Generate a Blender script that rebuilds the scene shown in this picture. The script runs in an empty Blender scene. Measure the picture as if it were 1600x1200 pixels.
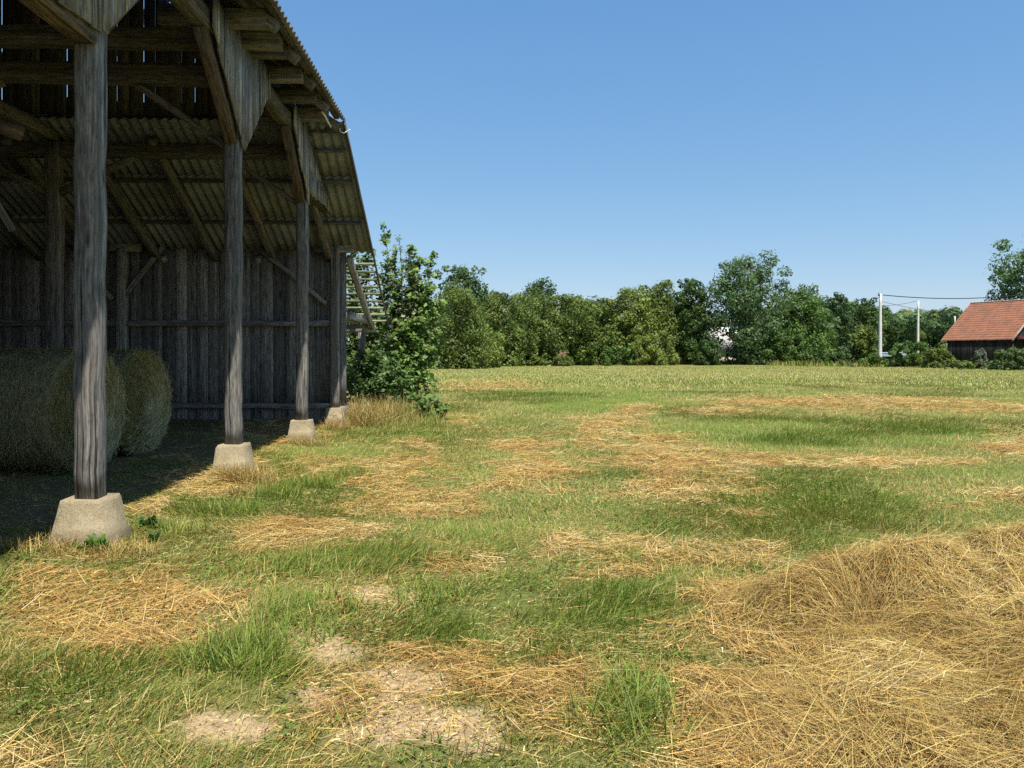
import bpy, math, random
import numpy as np
from mathutils import Vector, Matrix
R = math.radians
RNG = np.random.default_rng(7)
random.seed(7)
SC = bpy.context.scene
COL = SC.collection

# ------------------------------------------------------------------ camera, sky, sun, exposure
CAM_H = 1.6
F = 1200.0                      # focal length in pixels of the 1600 px wide photograph
CX, HY = 800.0, 552.0           # optical axis column, horizon row
cd = bpy.data.cameras.new('camera'); cam = bpy.data.objects.new('camera', cd); COL.objects.link(cam)
cam.location = (0, 0, CAM_H); cam.rotation_euler = (R(90), 0, 0)
cd.sensor_width = 36; cd.lens = 36 * F / 1600; cd.shift_y = -(600 - HY) / 1600
cd.clip_start = 0.05; cd.clip_end = 6000
SC.camera = cam
AX = R(2.39)                    # the barn's long axis, turned a little to the left of the view
# sun: behind the camera and to the right
SUN_LAT, SUN_BACK = 0.196, 0.46
sl = Vector((math.cos(AX), math.sin(AX), 0)) * SUN_LAT + Vector((math.sin(AX), -math.cos(AX), 0)) * SUN_BACK + Vector((0, 0, 1))
sl.normalize()
SUN_EL = math.asin(sl.z); SUN_AZ = math.atan2(sl.x, sl.y)
w = bpy.data.worlds.new('World'); SC.world = w; w.use_nodes = True
nt = w.node_tree; bg = nt.nodes['Background']
sky = nt.nodes.new('ShaderNodeTexSky'); sky.sky_type = 'NISHITA'; sky.sun_disc = False
sky.sun_elevation = SUN_EL; sky.sun_rotation = SUN_AZ
sky.air_density = 1.0; sky.dust_density = 0.3; sky.ozone_density = 2.2; sky.altitude = 100
sep = nt.nodes.new('ShaderNodeSeparateColor'); com = nt.nodes.new('ShaderNodeCombineColor'); nt.links.new(sky.outputs[0], sep.inputs[0])
for ch, (gam, k) in enumerate(((.88, .74), (.62, 1.29), (.38, 2.40))):      # a deep clear summer blue that pales less at the horizon
    pw_ = nt.nodes.new('ShaderNodeMath'); pw_.operation = 'POWER'; pw_.inputs[1].default_value = gam; nt.links.new(sep.outputs[ch], pw_.inputs[0])
    ml = nt.nodes.new('ShaderNodeMath'); ml.operation = 'MULTIPLY'; ml.inputs[1].default_value = k; nt.links.new(pw_.outputs[0], ml.inputs[0])
    nt.links.new(ml.outputs[0], com.inputs[ch])
nt.links.new(com.outputs[0], bg.inputs['Color'])
bg.inputs['Strength'].default_value = 0.115
sd = bpy.data.lights.new('sun', 'SUN'); so = bpy.data.objects.new('sun', sd); COL.objects.link(so)
sd.energy = 4.9; sd.angle = R(0.53); sd.color = (1.0, 0.95, 0.86)
so.rotation_euler = sl.to_track_quat('Z', 'Y').to_euler()
SC.view_settings.view_transform = 'Standard'; SC.view_settings.look = 'None'
SC.view_settings.exposure = 0.6; SC.view_settings.gamma = 1.0; SC.view_settings.use_curve_mapping = False
SC.cycles.max_bounces = 8; SC.cycles.diffuse_bounces = 5; SC.cycles.glossy_bounces = 2
SC.cycles.transmission_bounces = 3; SC.cycles.transparent_max_bounces = 6
SC.cycles.use_denoising = False; SC.cycles.denoiser = 'OPENIMAGEDENOISE'; SC.cycles.denoising_input_passes = 'RGB_ALBEDO_NORMAL'

# ------------------------------------------------------------------ helpers
def px(x, y, Z):                # the point at depth Z seen at photo pixel (x, y)
    return Vector(((x - CX) / F * Z, Z, CAM_H - (y - HY) / F * Z))
def pg(x, y):                   # the point of flat ground at photo pixel (x, y)
    Z = CAM_H * F / (y - HY); return ((x - CX) / F * Z, Z)

def sstep(a, b, x):
    t = np.clip((x - a) / (b - a), 0, 1); return t * t * (3 - 2 * t)
def _hash(ix, iy, seed):
    n = (ix.astype(np.int64) * 374761393 + iy.astype(np.int64) * 668265263 + seed * 1442695041) & 0x7fffffff
    n = ((n ^ (n >> 13)) * 1274126177) & 0x7fffffff
    n = (n ^ (n >> 16)) & 0xffff
    return n / 65535.0
def vnoise(x, y, seed=0):
    x = np.asarray(x, float); y = np.asarray(y, float)
    ix = np.floor(x); iy = np.floor(y); fx = x - ix; fy = y - iy
    fx = fx * fx * (3 - 2 * fx); fy = fy * fy * (3 - 2 * fy)
    a = _hash(ix, iy, seed); b = _hash(ix + 1, iy, seed); c = _hash(ix, iy + 1, seed); d = _hash(ix + 1, iy + 1, seed)
    return (a * (1 - fx) + b * fx) * (1 - fy) + (c * (1 - fx) + d * fx) * fy
def fbm(x, y, seed=0, octv=4):
    s = 0; a = .5
    for i in range(octv):
        s = s + a * vnoise(x * 2 ** i, y * 2 ** i, seed + i * 17); a *= .5
    return s / (1 - .5 ** octv)

def tag(o, label=None, cat=None, group=None, kind=None):
    if label: o['label'] = label
    if cat: o['category'] = cat
    if group: o['group'] = group
    if kind: o['kind'] = kind
    return o
def empty(name, loc=(0, 0, 0), rz=0, **k):
    o = bpy.data.objects.new(name, None); COL.objects.link(o); o.location = loc; o.rotation_euler = (0, 0, rz)
    o.empty_display_size = .2
    return tag(o, **k)
def raw_mesh(name, co, loops, starts, totals, mats, parent=None, col=None, uv=None, smooth=False):
    me = bpy.data.meshes.new(name)
    co = np.asarray(co, np.float32)
    me.vertices.add(len(co)); me.vertices.foreach_set('co', co.ravel())
    me.loops.add(len(loops)); me.loops.foreach_set('vertex_index', np.asarray(loops, np.int32))
    me.polygons.add(len(starts)); me.polygons.foreach_set('loop_start', np.asarray(starts, np.int32))
    try: me.polygons.foreach_set('loop_total', np.asarray(totals, np.int32))
    except Exception: pass
    if smooth: me.polygons.foreach_set('use_smooth', np.ones(len(starts), bool))
    if uv is not None:
        l = me.uv_layers.new(name='UVMap'); l.data.foreach_set('uv', np.asarray(uv, np.float32).ravel())
    if col is not None:
        a = me.color_attributes.new('tint', 'FLOAT_COLOR', 'POINT')
        c = np.ones((len(co), 4), np.float32); c[:, :3] = col; a.data.foreach_set('color', c.ravel())
    me.update(calc_edges=True); me.validate()
    for m in (mats if isinstance(mats, (list, tuple)) else [mats]): me.materials.append(m)
    o = bpy.data.objects.new(name, me); COL.objects.link(o)
    if parent: o.parent = parent
    return o

class MB:
    """collects shapes, builds one mesh"""
    def __init__(s): s.v = []; s.f = []; s.uv = []; s.c = []
    def face(s, idx, uvs): s.f.append(idx); s.uv.extend(uvs)
    def add(s, vs, tint=.5):
        n = len(s.v); s.v.extend([tuple(p) for p in vs]); s.c.extend([(tint, tint, tint)] * len(vs)); return n
    def beam(s, p0, p1, w, h, up=(0, 0, 1), cham=.012, seg=None, wob=.006, tint=None, taper=1.0, round_=False):
        p0 = Vector(p0); p1 = Vector(p1); d = p1 - p0; L = d.length; d.normalize()
        up = Vector(up)
        if abs(d.dot(up)) > .97: up = Vector((0, 1, 0)) if abs(d.y) < .9 else Vector((1, 0, 0))
        sd_ = d.cross(up).normalized(); up = sd_.cross(d).normalized()
        seg = seg or max(1, int(L / .45))
        if round_:
            prof = [(math.cos(a) * w / 2, math.sin(a) * h / 2) for a in [i * math.tau / 10 for i in range(10)]]
        else:
            a, b, c = w / 2, h / 2, cham
            prof = [(-a + c, -b), (a - c, -b), (a, -b + c), (a, b - c), (a - c, b), (-a + c, b), (-a, b - c), (-a, -b + c)]
        per = [0]
        n = len(prof)
        for i in range(n): per.append(per[-1] + math.dist(prof[i], prof[(i + 1) % n]))
        u0 = random.uniform(0, 60); v0 = random.uniform(0, 60)
        t = random.random() if tint is None else tint
        rows = []
        for k in range(seg + 1):
            c = p0 + d * (L * k / seg); sc = 1 + (taper - 1) * k / seg
            ox, oy = random.uniform(-wob, wob), random.uniform(-wob, wob)
            base = s.add([c + sd_ * (x * sc + ox + random.uniform(-wob, wob) * .4) + up * (y * sc + oy + random.uniform(-wob, wob) * .4) for x, y in prof], t)
            rows.append(base)
        for k in range(seg):
            ua, ub = u0 + L * k / seg, u0 + L * (k + 1) / seg
            for i in range(n):
                j = (i + 1) % n
                s.face((rows[k] + i, rows[k] + j, rows[k + 1] + j, rows[k + 1] + i),
                       [(ua, v0 + per[i]), (ua, v0 + per[i + 1]), (ub, v0 + per[i + 1]), (ub, v0 + per[i])])
        s.face(tuple(rows[0] + i for i in reversed(range(n))), [(u0 + prof[i][0] * .2, v0 + prof[i][1]) for i in reversed(range(n))])
        s.face(tuple(rows[-1] + i for i in range(n)), [(u0 + prof[i][0] * .2, v0 + prof[i][1]) for i in range(n)])
        return s
    def box(s, lo, hi, tint=.5):
        x0, y0, z0 = lo; x1, y1, z1 = hi
        return s.beam(((x0 + x1) / 2, (y0 + y1) / 2, z0), ((x0 + x1) / 2, (y0 + y1) / 2, z1), x1 - x0, y1 - y0, up=(0, 1, 0), cham=.003, seg=1, wob=0, tint=tint)
    def prism(s, pts, d, tint=.5):
        """polygon pts (3D, planar) pushed by d"""
        d = Vector(d); n = len(pts); P = [Vector(p) for p in pts]
        a = s.add(P, tint); b = s.add([p + d for p in P], tint)
        u0 = random.uniform(0, 40)
        def uvs(ps): return [(p.z, u0 + p.x + p.y) for p in ps]
        s.face(tuple(a + i for i in range(n)), uvs(P)); s.face(tuple(b + i for i in reversed(range(n))), uvs([P[i] for i in reversed(range(n))]))
        for i in range(n):
            j = (i + 1) % n
            s.face((a + j, a + i, b + i, b + j), [(P[j].z, u0), (P[i].z, u0), (P[i].z, u0 + .03), (P[j].z, u0 + .03)])
        return s
    def build(s, name, mat, parent=None, smooth=False):
        loops = []; st = []; tot = []
        for f in s.f: st.append(len(loops)); tot.append(len(f)); loops.extend(f)
        o = raw_mesh(name, s.v, loops, st, tot, mat, parent, col=np.array(s.c), uv=s.uv, smooth=smooth)
        return o

# ------------------------------------------------------------------ materials
def new_mat(name, rough=.8, spec=.2):
    m = bpy.data.materials.new(name); m.use_nodes = True
    b = m.node_tree.nodes['Principled BSDF']; b.inputs['Roughness'].default_value = rough
    b.inputs['Specular IOR Level'].default_value = spec
    return m, m.node_tree, b
def N(nt, t, **kw):
    n = nt.nodes.new(t)
    for k, v in kw.items(): setattr(n, k, v)
    return n
def ramp(nt, src, stops):
    r = N(nt, 'ShaderNodeValToRGB'); e = r.color_ramp.elements
    while len(e) < len(stops): e.new(.5)
    for i, (p, c) in enumerate(stops): e[i].position = p; e[i].color = (*c, 1) if len(c) == 3 else c
    nt.links.new(src, r.inputs[0]); return r.outputs[0]
def mixc(nt, f, a, b, mode='MIX'):
    m = N(nt, 'ShaderNodeMix', data_type='RGBA', blend_type=mode)
    if isinstance(f, (int, float)): m.inputs[0].default_value = f
    else: nt.links.new(f, m.inputs[0])
    for i, c in ((6, a), (7, b)):
        if isinstance(c, tuple): m.inputs[i].default_value = (*c, 1)
        else: nt.links.new(c, m.inputs[i])
    return m.outputs[2]
def noise(nt, vec, scale, detail=5, rough=.6):
    n = N(nt, 'ShaderNodeTexNoise'); n.inputs['Scale'].default_value = scale; n.inputs['Detail'].default_value = detail; n.inputs['Roughness'].default_value = rough
    if vec is not None: nt.links.new(vec, n.inputs['Vector'])
    return n.outputs['Fac']
def scaled(nt, vec, s):
    m = N(nt, 'ShaderNodeMapping'); m.inputs['Scale'].default_value = s; nt.links.new(vec, m.inputs[0]); return m.outputs[0]
def bump(nt, b, h, strength=.4, dist=.01):
    n = N(nt, 'ShaderNodeBump'); n.inputs['Strength'].default_value = strength; n.inputs['Distance'].default_value = dist
    nt.links.new(h, n.inputs['Height']); nt.links.new(n.outputs[0], b.inputs['Normal'])

def wood(name, dark, mid, light, stain=None, cracks=.5):
    m, nt, b = new_mat(name, .85, .15)
    uv = N(nt, 'ShaderNodeUVMap').outputs[0]
    g = noise(nt, scaled(nt, uv, (1.6, 55, 1)), 1.0, 6, .65)       # fibres along u
    g2 = noise(nt, scaled(nt, uv, (.45, 14, 1)), 1.0, 5, .6)        # broad bands
    col = ramp(nt, g, [(.25, dark), (.5, mid), (.78, light)])
    col = mixc(nt, ramp(nt, g2, [(.38, (0, 0, 0)), (.62, (1, 1, 1))]), mixc(nt, .75, col, dark), col)
    cr = noise(nt, scaled(nt, uv, (.55, 30, 1)), 1.0, 3, .5)
    crm = ramp(nt, cr, [(.33, (1, 1, 1)), (.39, (0, 0, 0))])
    col = mixc(nt, mixc(nt, cracks, (0, 0, 0), crm), col, tuple(c * .22 for c in dark))
    fl = noise(nt, scaled(nt, uv, (5, 26, 1)), 1.0, 5, .7)
    col = mixc(nt, 1.0, col, ramp(nt, fl, [(.32, (.35, .34, .33)), (.52, (1, 1, 1)), (.72, (1.5, 1.48, 1.45))]), 'MULTIPLY')
    vo = N(nt, 'ShaderNodeTexVoronoi'); vo.inputs['Scale'].default_value = 1.0; vo.inputs['Randomness'].default_value = 1
    nt.links.new(scaled(nt, uv, (1.3, 5, 1)), vo.inputs['Vector'])
    col = mixc(nt, ramp(nt, vo.outputs['Distance'], [(.05, (.9, .9, .9)), (.13, (0, 0, 0))]), col, tuple(c * .4 for c in dark))
    at = N(nt, 'ShaderNodeVertexColor', layer_name='tint').outputs[0]
    tv = ramp(nt, at, [(0, (.5, .5, .5)), (1, (1.3, 1.27, 1.22))])
    col = mixc(nt, 1.0, col, tv, 'MULTIPLY')
    if stain:
        st = noise(nt, scaled(nt, uv, (.5, 2.2, 1)), 1.0, 4, .6)
        col = mixc(nt, ramp(nt, st, [(.5, (0, 0, 0)), (.72, (.8, .8, .8))]), col, stain)
    nt.links.new(col, b.inputs['Base Color'])
    hsum = N(nt, 'ShaderNodeMath', operation='SUBTRACT'); nt.links.new(g, hsum.inputs[0]); nt.links.new(crm, hsum.inputs[1])
    bump(nt, b, hsum.outputs[0], .7, .01)
    return m
M = {}
M['post'] = wood('weathered_post_wood', (.075, .073, .070), (.235, .225, .21), (.48, .46, .43), stain=(.115, .095, .078), cracks=.9)
M['board'] = wood('grey_board_wood', (.11, .112, .12), (.37, .38, .40), (.62, .635, .66), stain=(.10, .085, .075), cracks=.8)
M['inner'] = wood('brown_beam_wood', (.065, .06, .058), (.175, .16, .15), (.31, .29, .275), cracks=.5)
M['brace'] = wood('brace_wood', (.07, .056, .045), (.16, .128, .10), (.27, .22, .175), cracks=.7)
M['wall'] = wood('plank_wall_wood', (.12, .117, .114), (.34, .334, .326), (.56, .555, .545), stain=(.15, .136, .122), cracks=.5)
M['batten'] = wood('pale_batten_wood', (.18, .19, .115), (.36, .375, .24), (.5, .51, .34), cracks=.3)

def mat_sheet():
    m, nt, b = new_mat('corrugated_cement', .9, .1)
    tc = N(nt, 'ShaderNodeTexCoord').outputs['Object']
    a = noise(nt, tc, 1.3, 6, .65); c = noise(nt, tc, 14, 4, .6)
    col = ramp(nt, a, [(.3, (.135, .14, .16)), (.55, (.25, .262, .295)), (.75, (.35, .365, .40))])
    col = mixc(nt, ramp(nt, c, [(.45, (0, 0, 0)), (.75, (.6, .6, .6))]), col, (.09, .09, .055))
    nt.links.new(col, b.inputs['Base Color']); bump(nt, b, c, .2, .004); return m
M['sheet'] = mat_sheet()
def mat_concrete():
    m, nt, b = new_mat('rough_concrete', .92, .12)
    tc = N(nt, 'ShaderNodeTexCoord').outputs['Object']
    a = noise(nt, tc, 5, 6, .7); c = noise(nt, tc, 60, 4, .7)
    v = N(nt, 'ShaderNodeTexVoronoi'); v.inputs['Scale'].default_value = 55; nt.links.new(tc, v.inputs['Vector'])
    col = ramp(nt, a, [(.3, (.25, .20, .12)), (.55, (.37, .305, .19)), (.75, (.46, .39, .26))])
    col = mixc(nt, ramp(nt, c, [(.35, (.7, .7, .7)), (.5, (0, 0, 0))]), col, (.16, .135, .09))
    col = mixc(nt, ramp(nt, v.outputs[0], [(.1, (.5, .5, .5)), (.22, (0, 0, 0))]), col, (.38, .34, .26))
    nt.links.new(col, b.inputs['Base Color']); gz_ = N(nt, 'ShaderNodeSeparateXYZ'); nt.links.new(tc, gz_.inputs[0])
    a2 = N(nt, 'ShaderNodeMath', operation='MULTIPLY_ADD'); a2.inputs[1].default_value = -.16; nt.links.new(a, a2.inputs[0]); nt.links.new(gz_.outputs[2], a2.inputs[2])
    col = mixc(nt, ramp(nt, a2.outputs[0], [(.0, (.75, .75, .75)), (.10, (0, 0, 0))]), col, (.13, .105, .06))      # splashed soil round the foot
    nt.links.new(col, b.inputs['Base Color'])
    bump(nt, b, mixc(nt, .5, a, c), 1.0, .02); return m
M['concrete'] = mat_concrete()
def mat_plain(name, col, rough=.7, var=.25, scale=3, spec=.2):
    m, nt, b = new_mat(name, rough, spec)
    tc = N(nt, 'ShaderNodeTexCoord').outputs['Object']
    a = noise(nt, tc, scale, 5, .6)
    c = ramp(nt, a, [(.3, tuple(x * (1 - var) for x in col)), (.7, tuple(min(1, x * (1 + var)) for x in col))])
    nt.links.new(c, b.inputs['Base Color']); return m
M['white_wall'] = mat_plain('white_render', (.8, .78, .74), .8, .06)
M['stone'] = mat_plain('stone_base', (.42, .36, .27), .9, .3, 6)
M['pole'] = mat_plain('pole_concrete', (.62, .60, .54), .8, .12)
M['cable'] = mat_plain('cable_black', (.02, .022, .025), .5, .1)
M['rail'] = mat_plain('galvanised_rail', (.42, .5, .58), .5, .1)
M['ceramic'] = mat_plain('insulator_ceramic', (.35, .22, .15), .3, .1)
M['white_pipe'] = mat_plain('white_pipe', (.75, .76, .78), .4, .05)
M['maroon'] = mat_plain('maroon_sheet', (.17, .045, .045), .45, .15)
M['rubble'] = mat_plain('brown_rubble', (.24, .15, .075), .95, .5, 6)
M['brick'] = mat_plain('old_brick', (.36, .19, .13), .9, .35, 5)
M['darkwood'] = wood('dark_house_wood', (.018, .017, .017), (.04, .037, .035), (.07, .064, .06))
M['void'] = mat_plain('shed_interior', (.03, .028, .025), .9, .1)

def mat_tint(name, rough=.75, transl=.25, spec=.15, hue_noise=True):
    """blades and leaves: colour is carried by the blade itself"""
    m, nt, b = new_mat(name, rough, spec)
    at = N(nt, 'ShaderNodeVertexColor', layer_name='tint').outputs[0]
    nt.links.new(at, b.inputs['Base Color'])
    if transl:
        t = N(nt, 'ShaderNodeBsdfTranslucent'); nt.links.new(mixc(nt, 1.0, at, (1.15, 1.2, .75), 'MULTIPLY'), t.inputs['Color'])
        x = N(nt, 'ShaderNodeMixShader'); x.inputs[0].default_value = transl
        nt.links.new(b.outputs[0], x.inputs[1]); nt.links.new(t.outputs[0], x.inputs[2])
        nt.links.new(x.outputs[0], nt.nodes['Material Output'].inputs[0])
    return m
M['grass'] = mat_tint('grass_blade', .6, .28, .25)
M['straw'] = mat_tint('straw_blade', .65, .12, .25)
M['leaf'] = mat_tint('tree_leaf', .55, .34, .3)
M['bark'] = mat_plain('bark', (.09, .075, .055), .95, .4, 8)

def mat_ground():
    m, nt, b = new_mat('meadow_soil', .95, .05)
    tc = N(nt, 'ShaderNodeTexCoord').outputs['Object']
    at = N(nt, 'ShaderNodeVertexColor', layer_name='tint').outputs[0]
    a = noise(nt, tc, 9, 6, .7); c = noise(nt, tc, 70, 4, .7)
    f = ramp(nt, a, [(.3, (.68, .68, .68)), (.7, (1.25, 1.25, 1.25))])
    g = ramp(nt, c, [(.3, (.62, .62, .62)), (.65, (1.22, 1.22, 1.22))])
    col = mixc(nt, 1.0, mixc(nt, 1.0, at, f, 'MULTIPLY'), g, 'MULTIPLY')
    nt.links.new(col, b.inputs['Base Color']); bump(nt, b, mixc(nt, .5, a, c), .8, .02); return m
M['ground'] = mat_ground()
def mat_tiles():
    m, nt, b = new_mat('clay_roof_tile', .8, .15)
    uv = N(nt, 'ShaderNodeUVMap').outputs[0]
    at = N(nt, 'ShaderNodeVertexColor', layer_name='tint').outputs[0]
    a = noise(nt, uv, 1.2, 5, .6); c = noise(nt, uv, 9, 3, .6)
    col = ramp(nt, c, [(.3, (.22, .09, .055)), (.55, (.38, .165, .095)), (.75, (.47, .24, .15))])
    col = mixc(nt, ramp(nt, a, [(.45, (0, 0, 0)), (.7, (.7, .7, .7))]), col, (.19, .10, .07))
    nt.links.new(col, b.inputs['Base Color']); return m
M['tiles'] = mat_tiles()

# ------------------------------------------------------------------ the lie of the land
CA, SA = math.cos(AX), math.sin(AX)
def barn_local(x, y):            # lateral offset to the right, run along the barn
    return x * CA + y * SA, -x * SA + y * CA
def ell(x, y, lst):
    """how much the patches in lst (photo pixel centres and radii, laid out on the flat ground) cover each point"""
    Z = np.maximum(y, .8); u = CX + F * x / Z; v = HY + F * CAM_H / Z
    k_ = np.clip(Z / 8, .35, 1.2)
    x = x + (fbm(x * .9, y * .9, 301, 3) - .5) * 1.3 * k_; y2 = y + (fbm(x * .9 + 40, y * .9, 305, 3) - .5) * 1.3 * k_
    Z = np.maximum(y2, .8); u = CX + F * x / Z; v = HY + F * CAM_H / Z
    wob = (fbm(x * 1.7, y * 1.7, 5, 4) - .5) * 1.8 + (fbm(x * 7, y * 7, 15, 3) - .5) * 1.6 + (fbm(x * 3.3 + y, y * 2.2, 19, 3) - .5) * 1.5
    s = np.zeros_like(x)
    for (cx, cy, rx, ry, st) in lst:
        d = np.sqrt(((u - cx) / rx) ** 2 + ((v - cy) / ry) ** 2) + wob * .75
        s = np.maximum(s, st * sstep(1.45, .35, d))
    return np.where(y > .8, s, 0)
STRAW = [(770, 601, 90, 9, .7), (985, 645, 40, 10, .9), (950, 668, 60, 14, .95), (1000, 690, 75, 14, .95), (1050, 725, 80, 20, .95), (1065, 760, 85, 24, .95),
 (1250, 630, 150, 7, .9), (1420, 634, 170, 7, .8), (1130, 642, 70, 6, .7), (1560, 640, 70, 8, .7), (1120, 718, 120, 12, .8), (1350, 720, 150, 11, .85),
 (1590, 695, 50, 18, .95), (1540, 768, 90, 9, .85), (1470, 790, 60, 9, .6), (820, 692, 50, 10, .95), (825, 730, 60, 32, .9), (680, 690, 45, 9, .9), (770, 765, 80, 12, .75),
 (600, 745, 120, 35, .75), (680, 785, 90, 16, .75), (570, 775, 90, 14, .7), (440, 838, 85, 20, .95), (335, 750, 60, 26, .9), (230, 803, 50, 14, .95), (425, 690, 60, 28, .75), (480, 668, 40, 18, .7),
 (860, 850, 40, 22, .75), (590, 940, 70, 20, .9), (690, 1040, 75, 20, .8), (560, 1100, 130, 45, .85), (820, 1085, 170, 38, .9), (880, 1120, 110, 60, .7), (240, 950, 150, 55, .7), (190, 1010, 110, 18, .95),
 (110, 950, 90, 60, .7), (20, 1180, 70, 30, .8), (1000, 850, 70, 18, .7), (950, 905, 70, 12, .7), (1110, 850, 90, 10, .7), (1080, 880, 140, 22, .75), (1120, 930, 90, 25, .7), (1480, 1010, 420, 130, .9), (1300, 1150, 290, 130, .9),
 (720, 880, 80, 22, .5), (560, 650, 60, 18, .3), (720, 655, 40, 9, .6), (130, 870, 60, 14, .8), (640, 1140, 160, 30, .6), (960, 1010, 60, 30, .35)]
LUSH = [(1300, 678, 270, 22, 1), (1290, 790, 220, 60, .55), (1250, 850, 90, 25, .5), (960, 960, 110, 55, 1), (930, 1010, 90, 40, .7), (430, 960, 80, 30, 1), (375, 1060, 65, 55, 1), (1000, 1115, 30, 50, .8), (560, 880, 90, 20, .9), (700, 850, 80, 30, .6),
 (640, 655, 110, 22, .8), (900, 625, 180, 20, .7), (480, 720, 90, 30, .9), (200, 1080, 150, 60, .5), (60, 1060, 60, 40, .5), (1000, 880, 50, 12, .8), (1120, 890, 60, 14, .8), (700, 1000, 70, 30, .8), (340, 800, 70, 20, .7), (760, 1160, 100, 20, .7), (160, 720, 60, 25, .6), (250, 690, 60, 20, .5)]
SOIL = [(620, 932, 75, 17, 1.2), (490, 1015, 72, 21, 1.2), (625, 1068, 75, 18, 1.2), (465, 1098, 62, 15, 1.1), (320, 1138, 65, 25, 1.2), (690, 1143, 165, 36, 1.15), (760, 1120, 90, 22, .9), (20, 740, 60, 10, .8)]
HEAP = [(2.35, 4.75, .74, .46, .31), (3.45, 5.05, .85, .60, .32), (1.95, 4.66, .42, .36, .22), (2.95, 4.05, .95, .55, .15), (4.6, 5.0, .9, .9, .36), (2.2, 3.5, .9, .6, .08), (3.4, 3.2, 1.1, .6, .09), (1.5, 3.1, .8, .5, .05)]
def heap_h(x, y):
    lump = (fbm(x * 1.9, y * 1.9, 31, 3) - .45)
    h = np.zeros_like(x)
    for cx, cy, rx, ry, hh in HEAP:
        d = ((x - cx) / rx) ** 2 + ((y - cy) / ry) ** 2
        h = np.maximum(h, 0) + hh * np.exp(-d * 1.3)
    h = h * (1 + lump * 1.1) + sstep(.03, .12, h) * (fbm(x * 5, y * 5, 37, 3) - .5) * .10
    hollow = np.exp(-(((x - 2.02) / .22) ** 2 + ((y - 4.42) / .2) ** 2)) * .16
    return np.maximum(h - hollow, -.02)
def ground_h(x, y):
    lx, ly = barn_local(x, y)
    inside = sstep(-2.6, -4.6, lx) * sstep(-6, 2, ly) * sstep(30, 22, ly)
    h = inside * .15 + (fbm(x * .16, y * .16, 3, 3) - .5) * .16 * sstep(2, 14, y) + (fbm(x * 1.1, y * 1.1, 9, 3) - .5) * .07
    return h
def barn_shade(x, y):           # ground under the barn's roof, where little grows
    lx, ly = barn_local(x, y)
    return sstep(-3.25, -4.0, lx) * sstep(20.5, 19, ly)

C_SOIL = np.array((.42, .31, .175)); C_EARTH = np.array((.17, .135, .06)); C_GREEN = np.array((.14, .165, .045)); C_STRAW = np.array((.30, .21, .08)); C_FLOOR = np.array((.15, .115, .065))
def ground_cols(x, y):
    s = ell(x, y, STRAW); so_ = ell(x, y, SOIL); n = fbm(x * .8, y * .8, 21, 4)
    c = C_EARTH + (C_GREEN - C_EARTH) * np.clip(.3 + n, 0, 1)[:, None]
    c = c + (C_STRAW - c) * np.clip(s * .8, 0, 1)[:, None]
    far = sstep(25, 60, y)[:, None]
    row = (.5 + .5 * np.sin(y * 2.4 + x * .15)) * .3 + fbm(x * .05, y * .35, 77, 4)
    stub = np.array((.19, .19, .06)) + (np.array((.34, .29, .12)) - np.array((.19, .19, .06))) * sstep(.45, .85, row)[:, None]
    c = c + (stub - c) * far
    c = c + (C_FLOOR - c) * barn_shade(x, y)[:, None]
    c = c + (C_SOIL - c) * np.clip(so_ * 1.2, 0, 1)[:, None]
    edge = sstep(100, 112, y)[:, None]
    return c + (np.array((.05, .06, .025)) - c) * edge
def axis(fine0, fine1, step, far, grow=1.16):
    a = list(np.arange(fine0, fine1, step)); s = step
    while a[-1] < far: s *= grow; a.append(a[-1] + s)
    s = step; b = [fine0]
    return a
def build_ground():
    xs = axis(0, 9, .09, 2600); xs = np.array([-v for v in reversed(xs[1:])] + xs)
    yf = axis(1.5, 14, .09, 3000, 1.06); yb = axis(0, .2, .3, 200, 1.4)
    ys = np.array([1.5 - v for v in reversed(yb[1:])] + yf)
    X, Y = np.meshgrid(xs, ys); x = X.ravel(); y = Y.ravel()
    z = ground_h(x, y) * sstep(400, 150, np.abs(x) + np.abs(y))
    nx, ny = len(xs), len(ys)
    i = (np.arange(ny - 1)[:, None] * nx + np.arange(nx - 1)[None, :]).ravel()
    q = np.stack([i, i + 1, i + nx + 1, i + nx], 1)
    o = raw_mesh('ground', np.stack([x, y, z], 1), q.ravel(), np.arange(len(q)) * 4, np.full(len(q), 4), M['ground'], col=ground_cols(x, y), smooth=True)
    tag(o, kind='structure', label='mown meadow with dry hay patches and bare soil', cat='ground')
build_ground()

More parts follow.
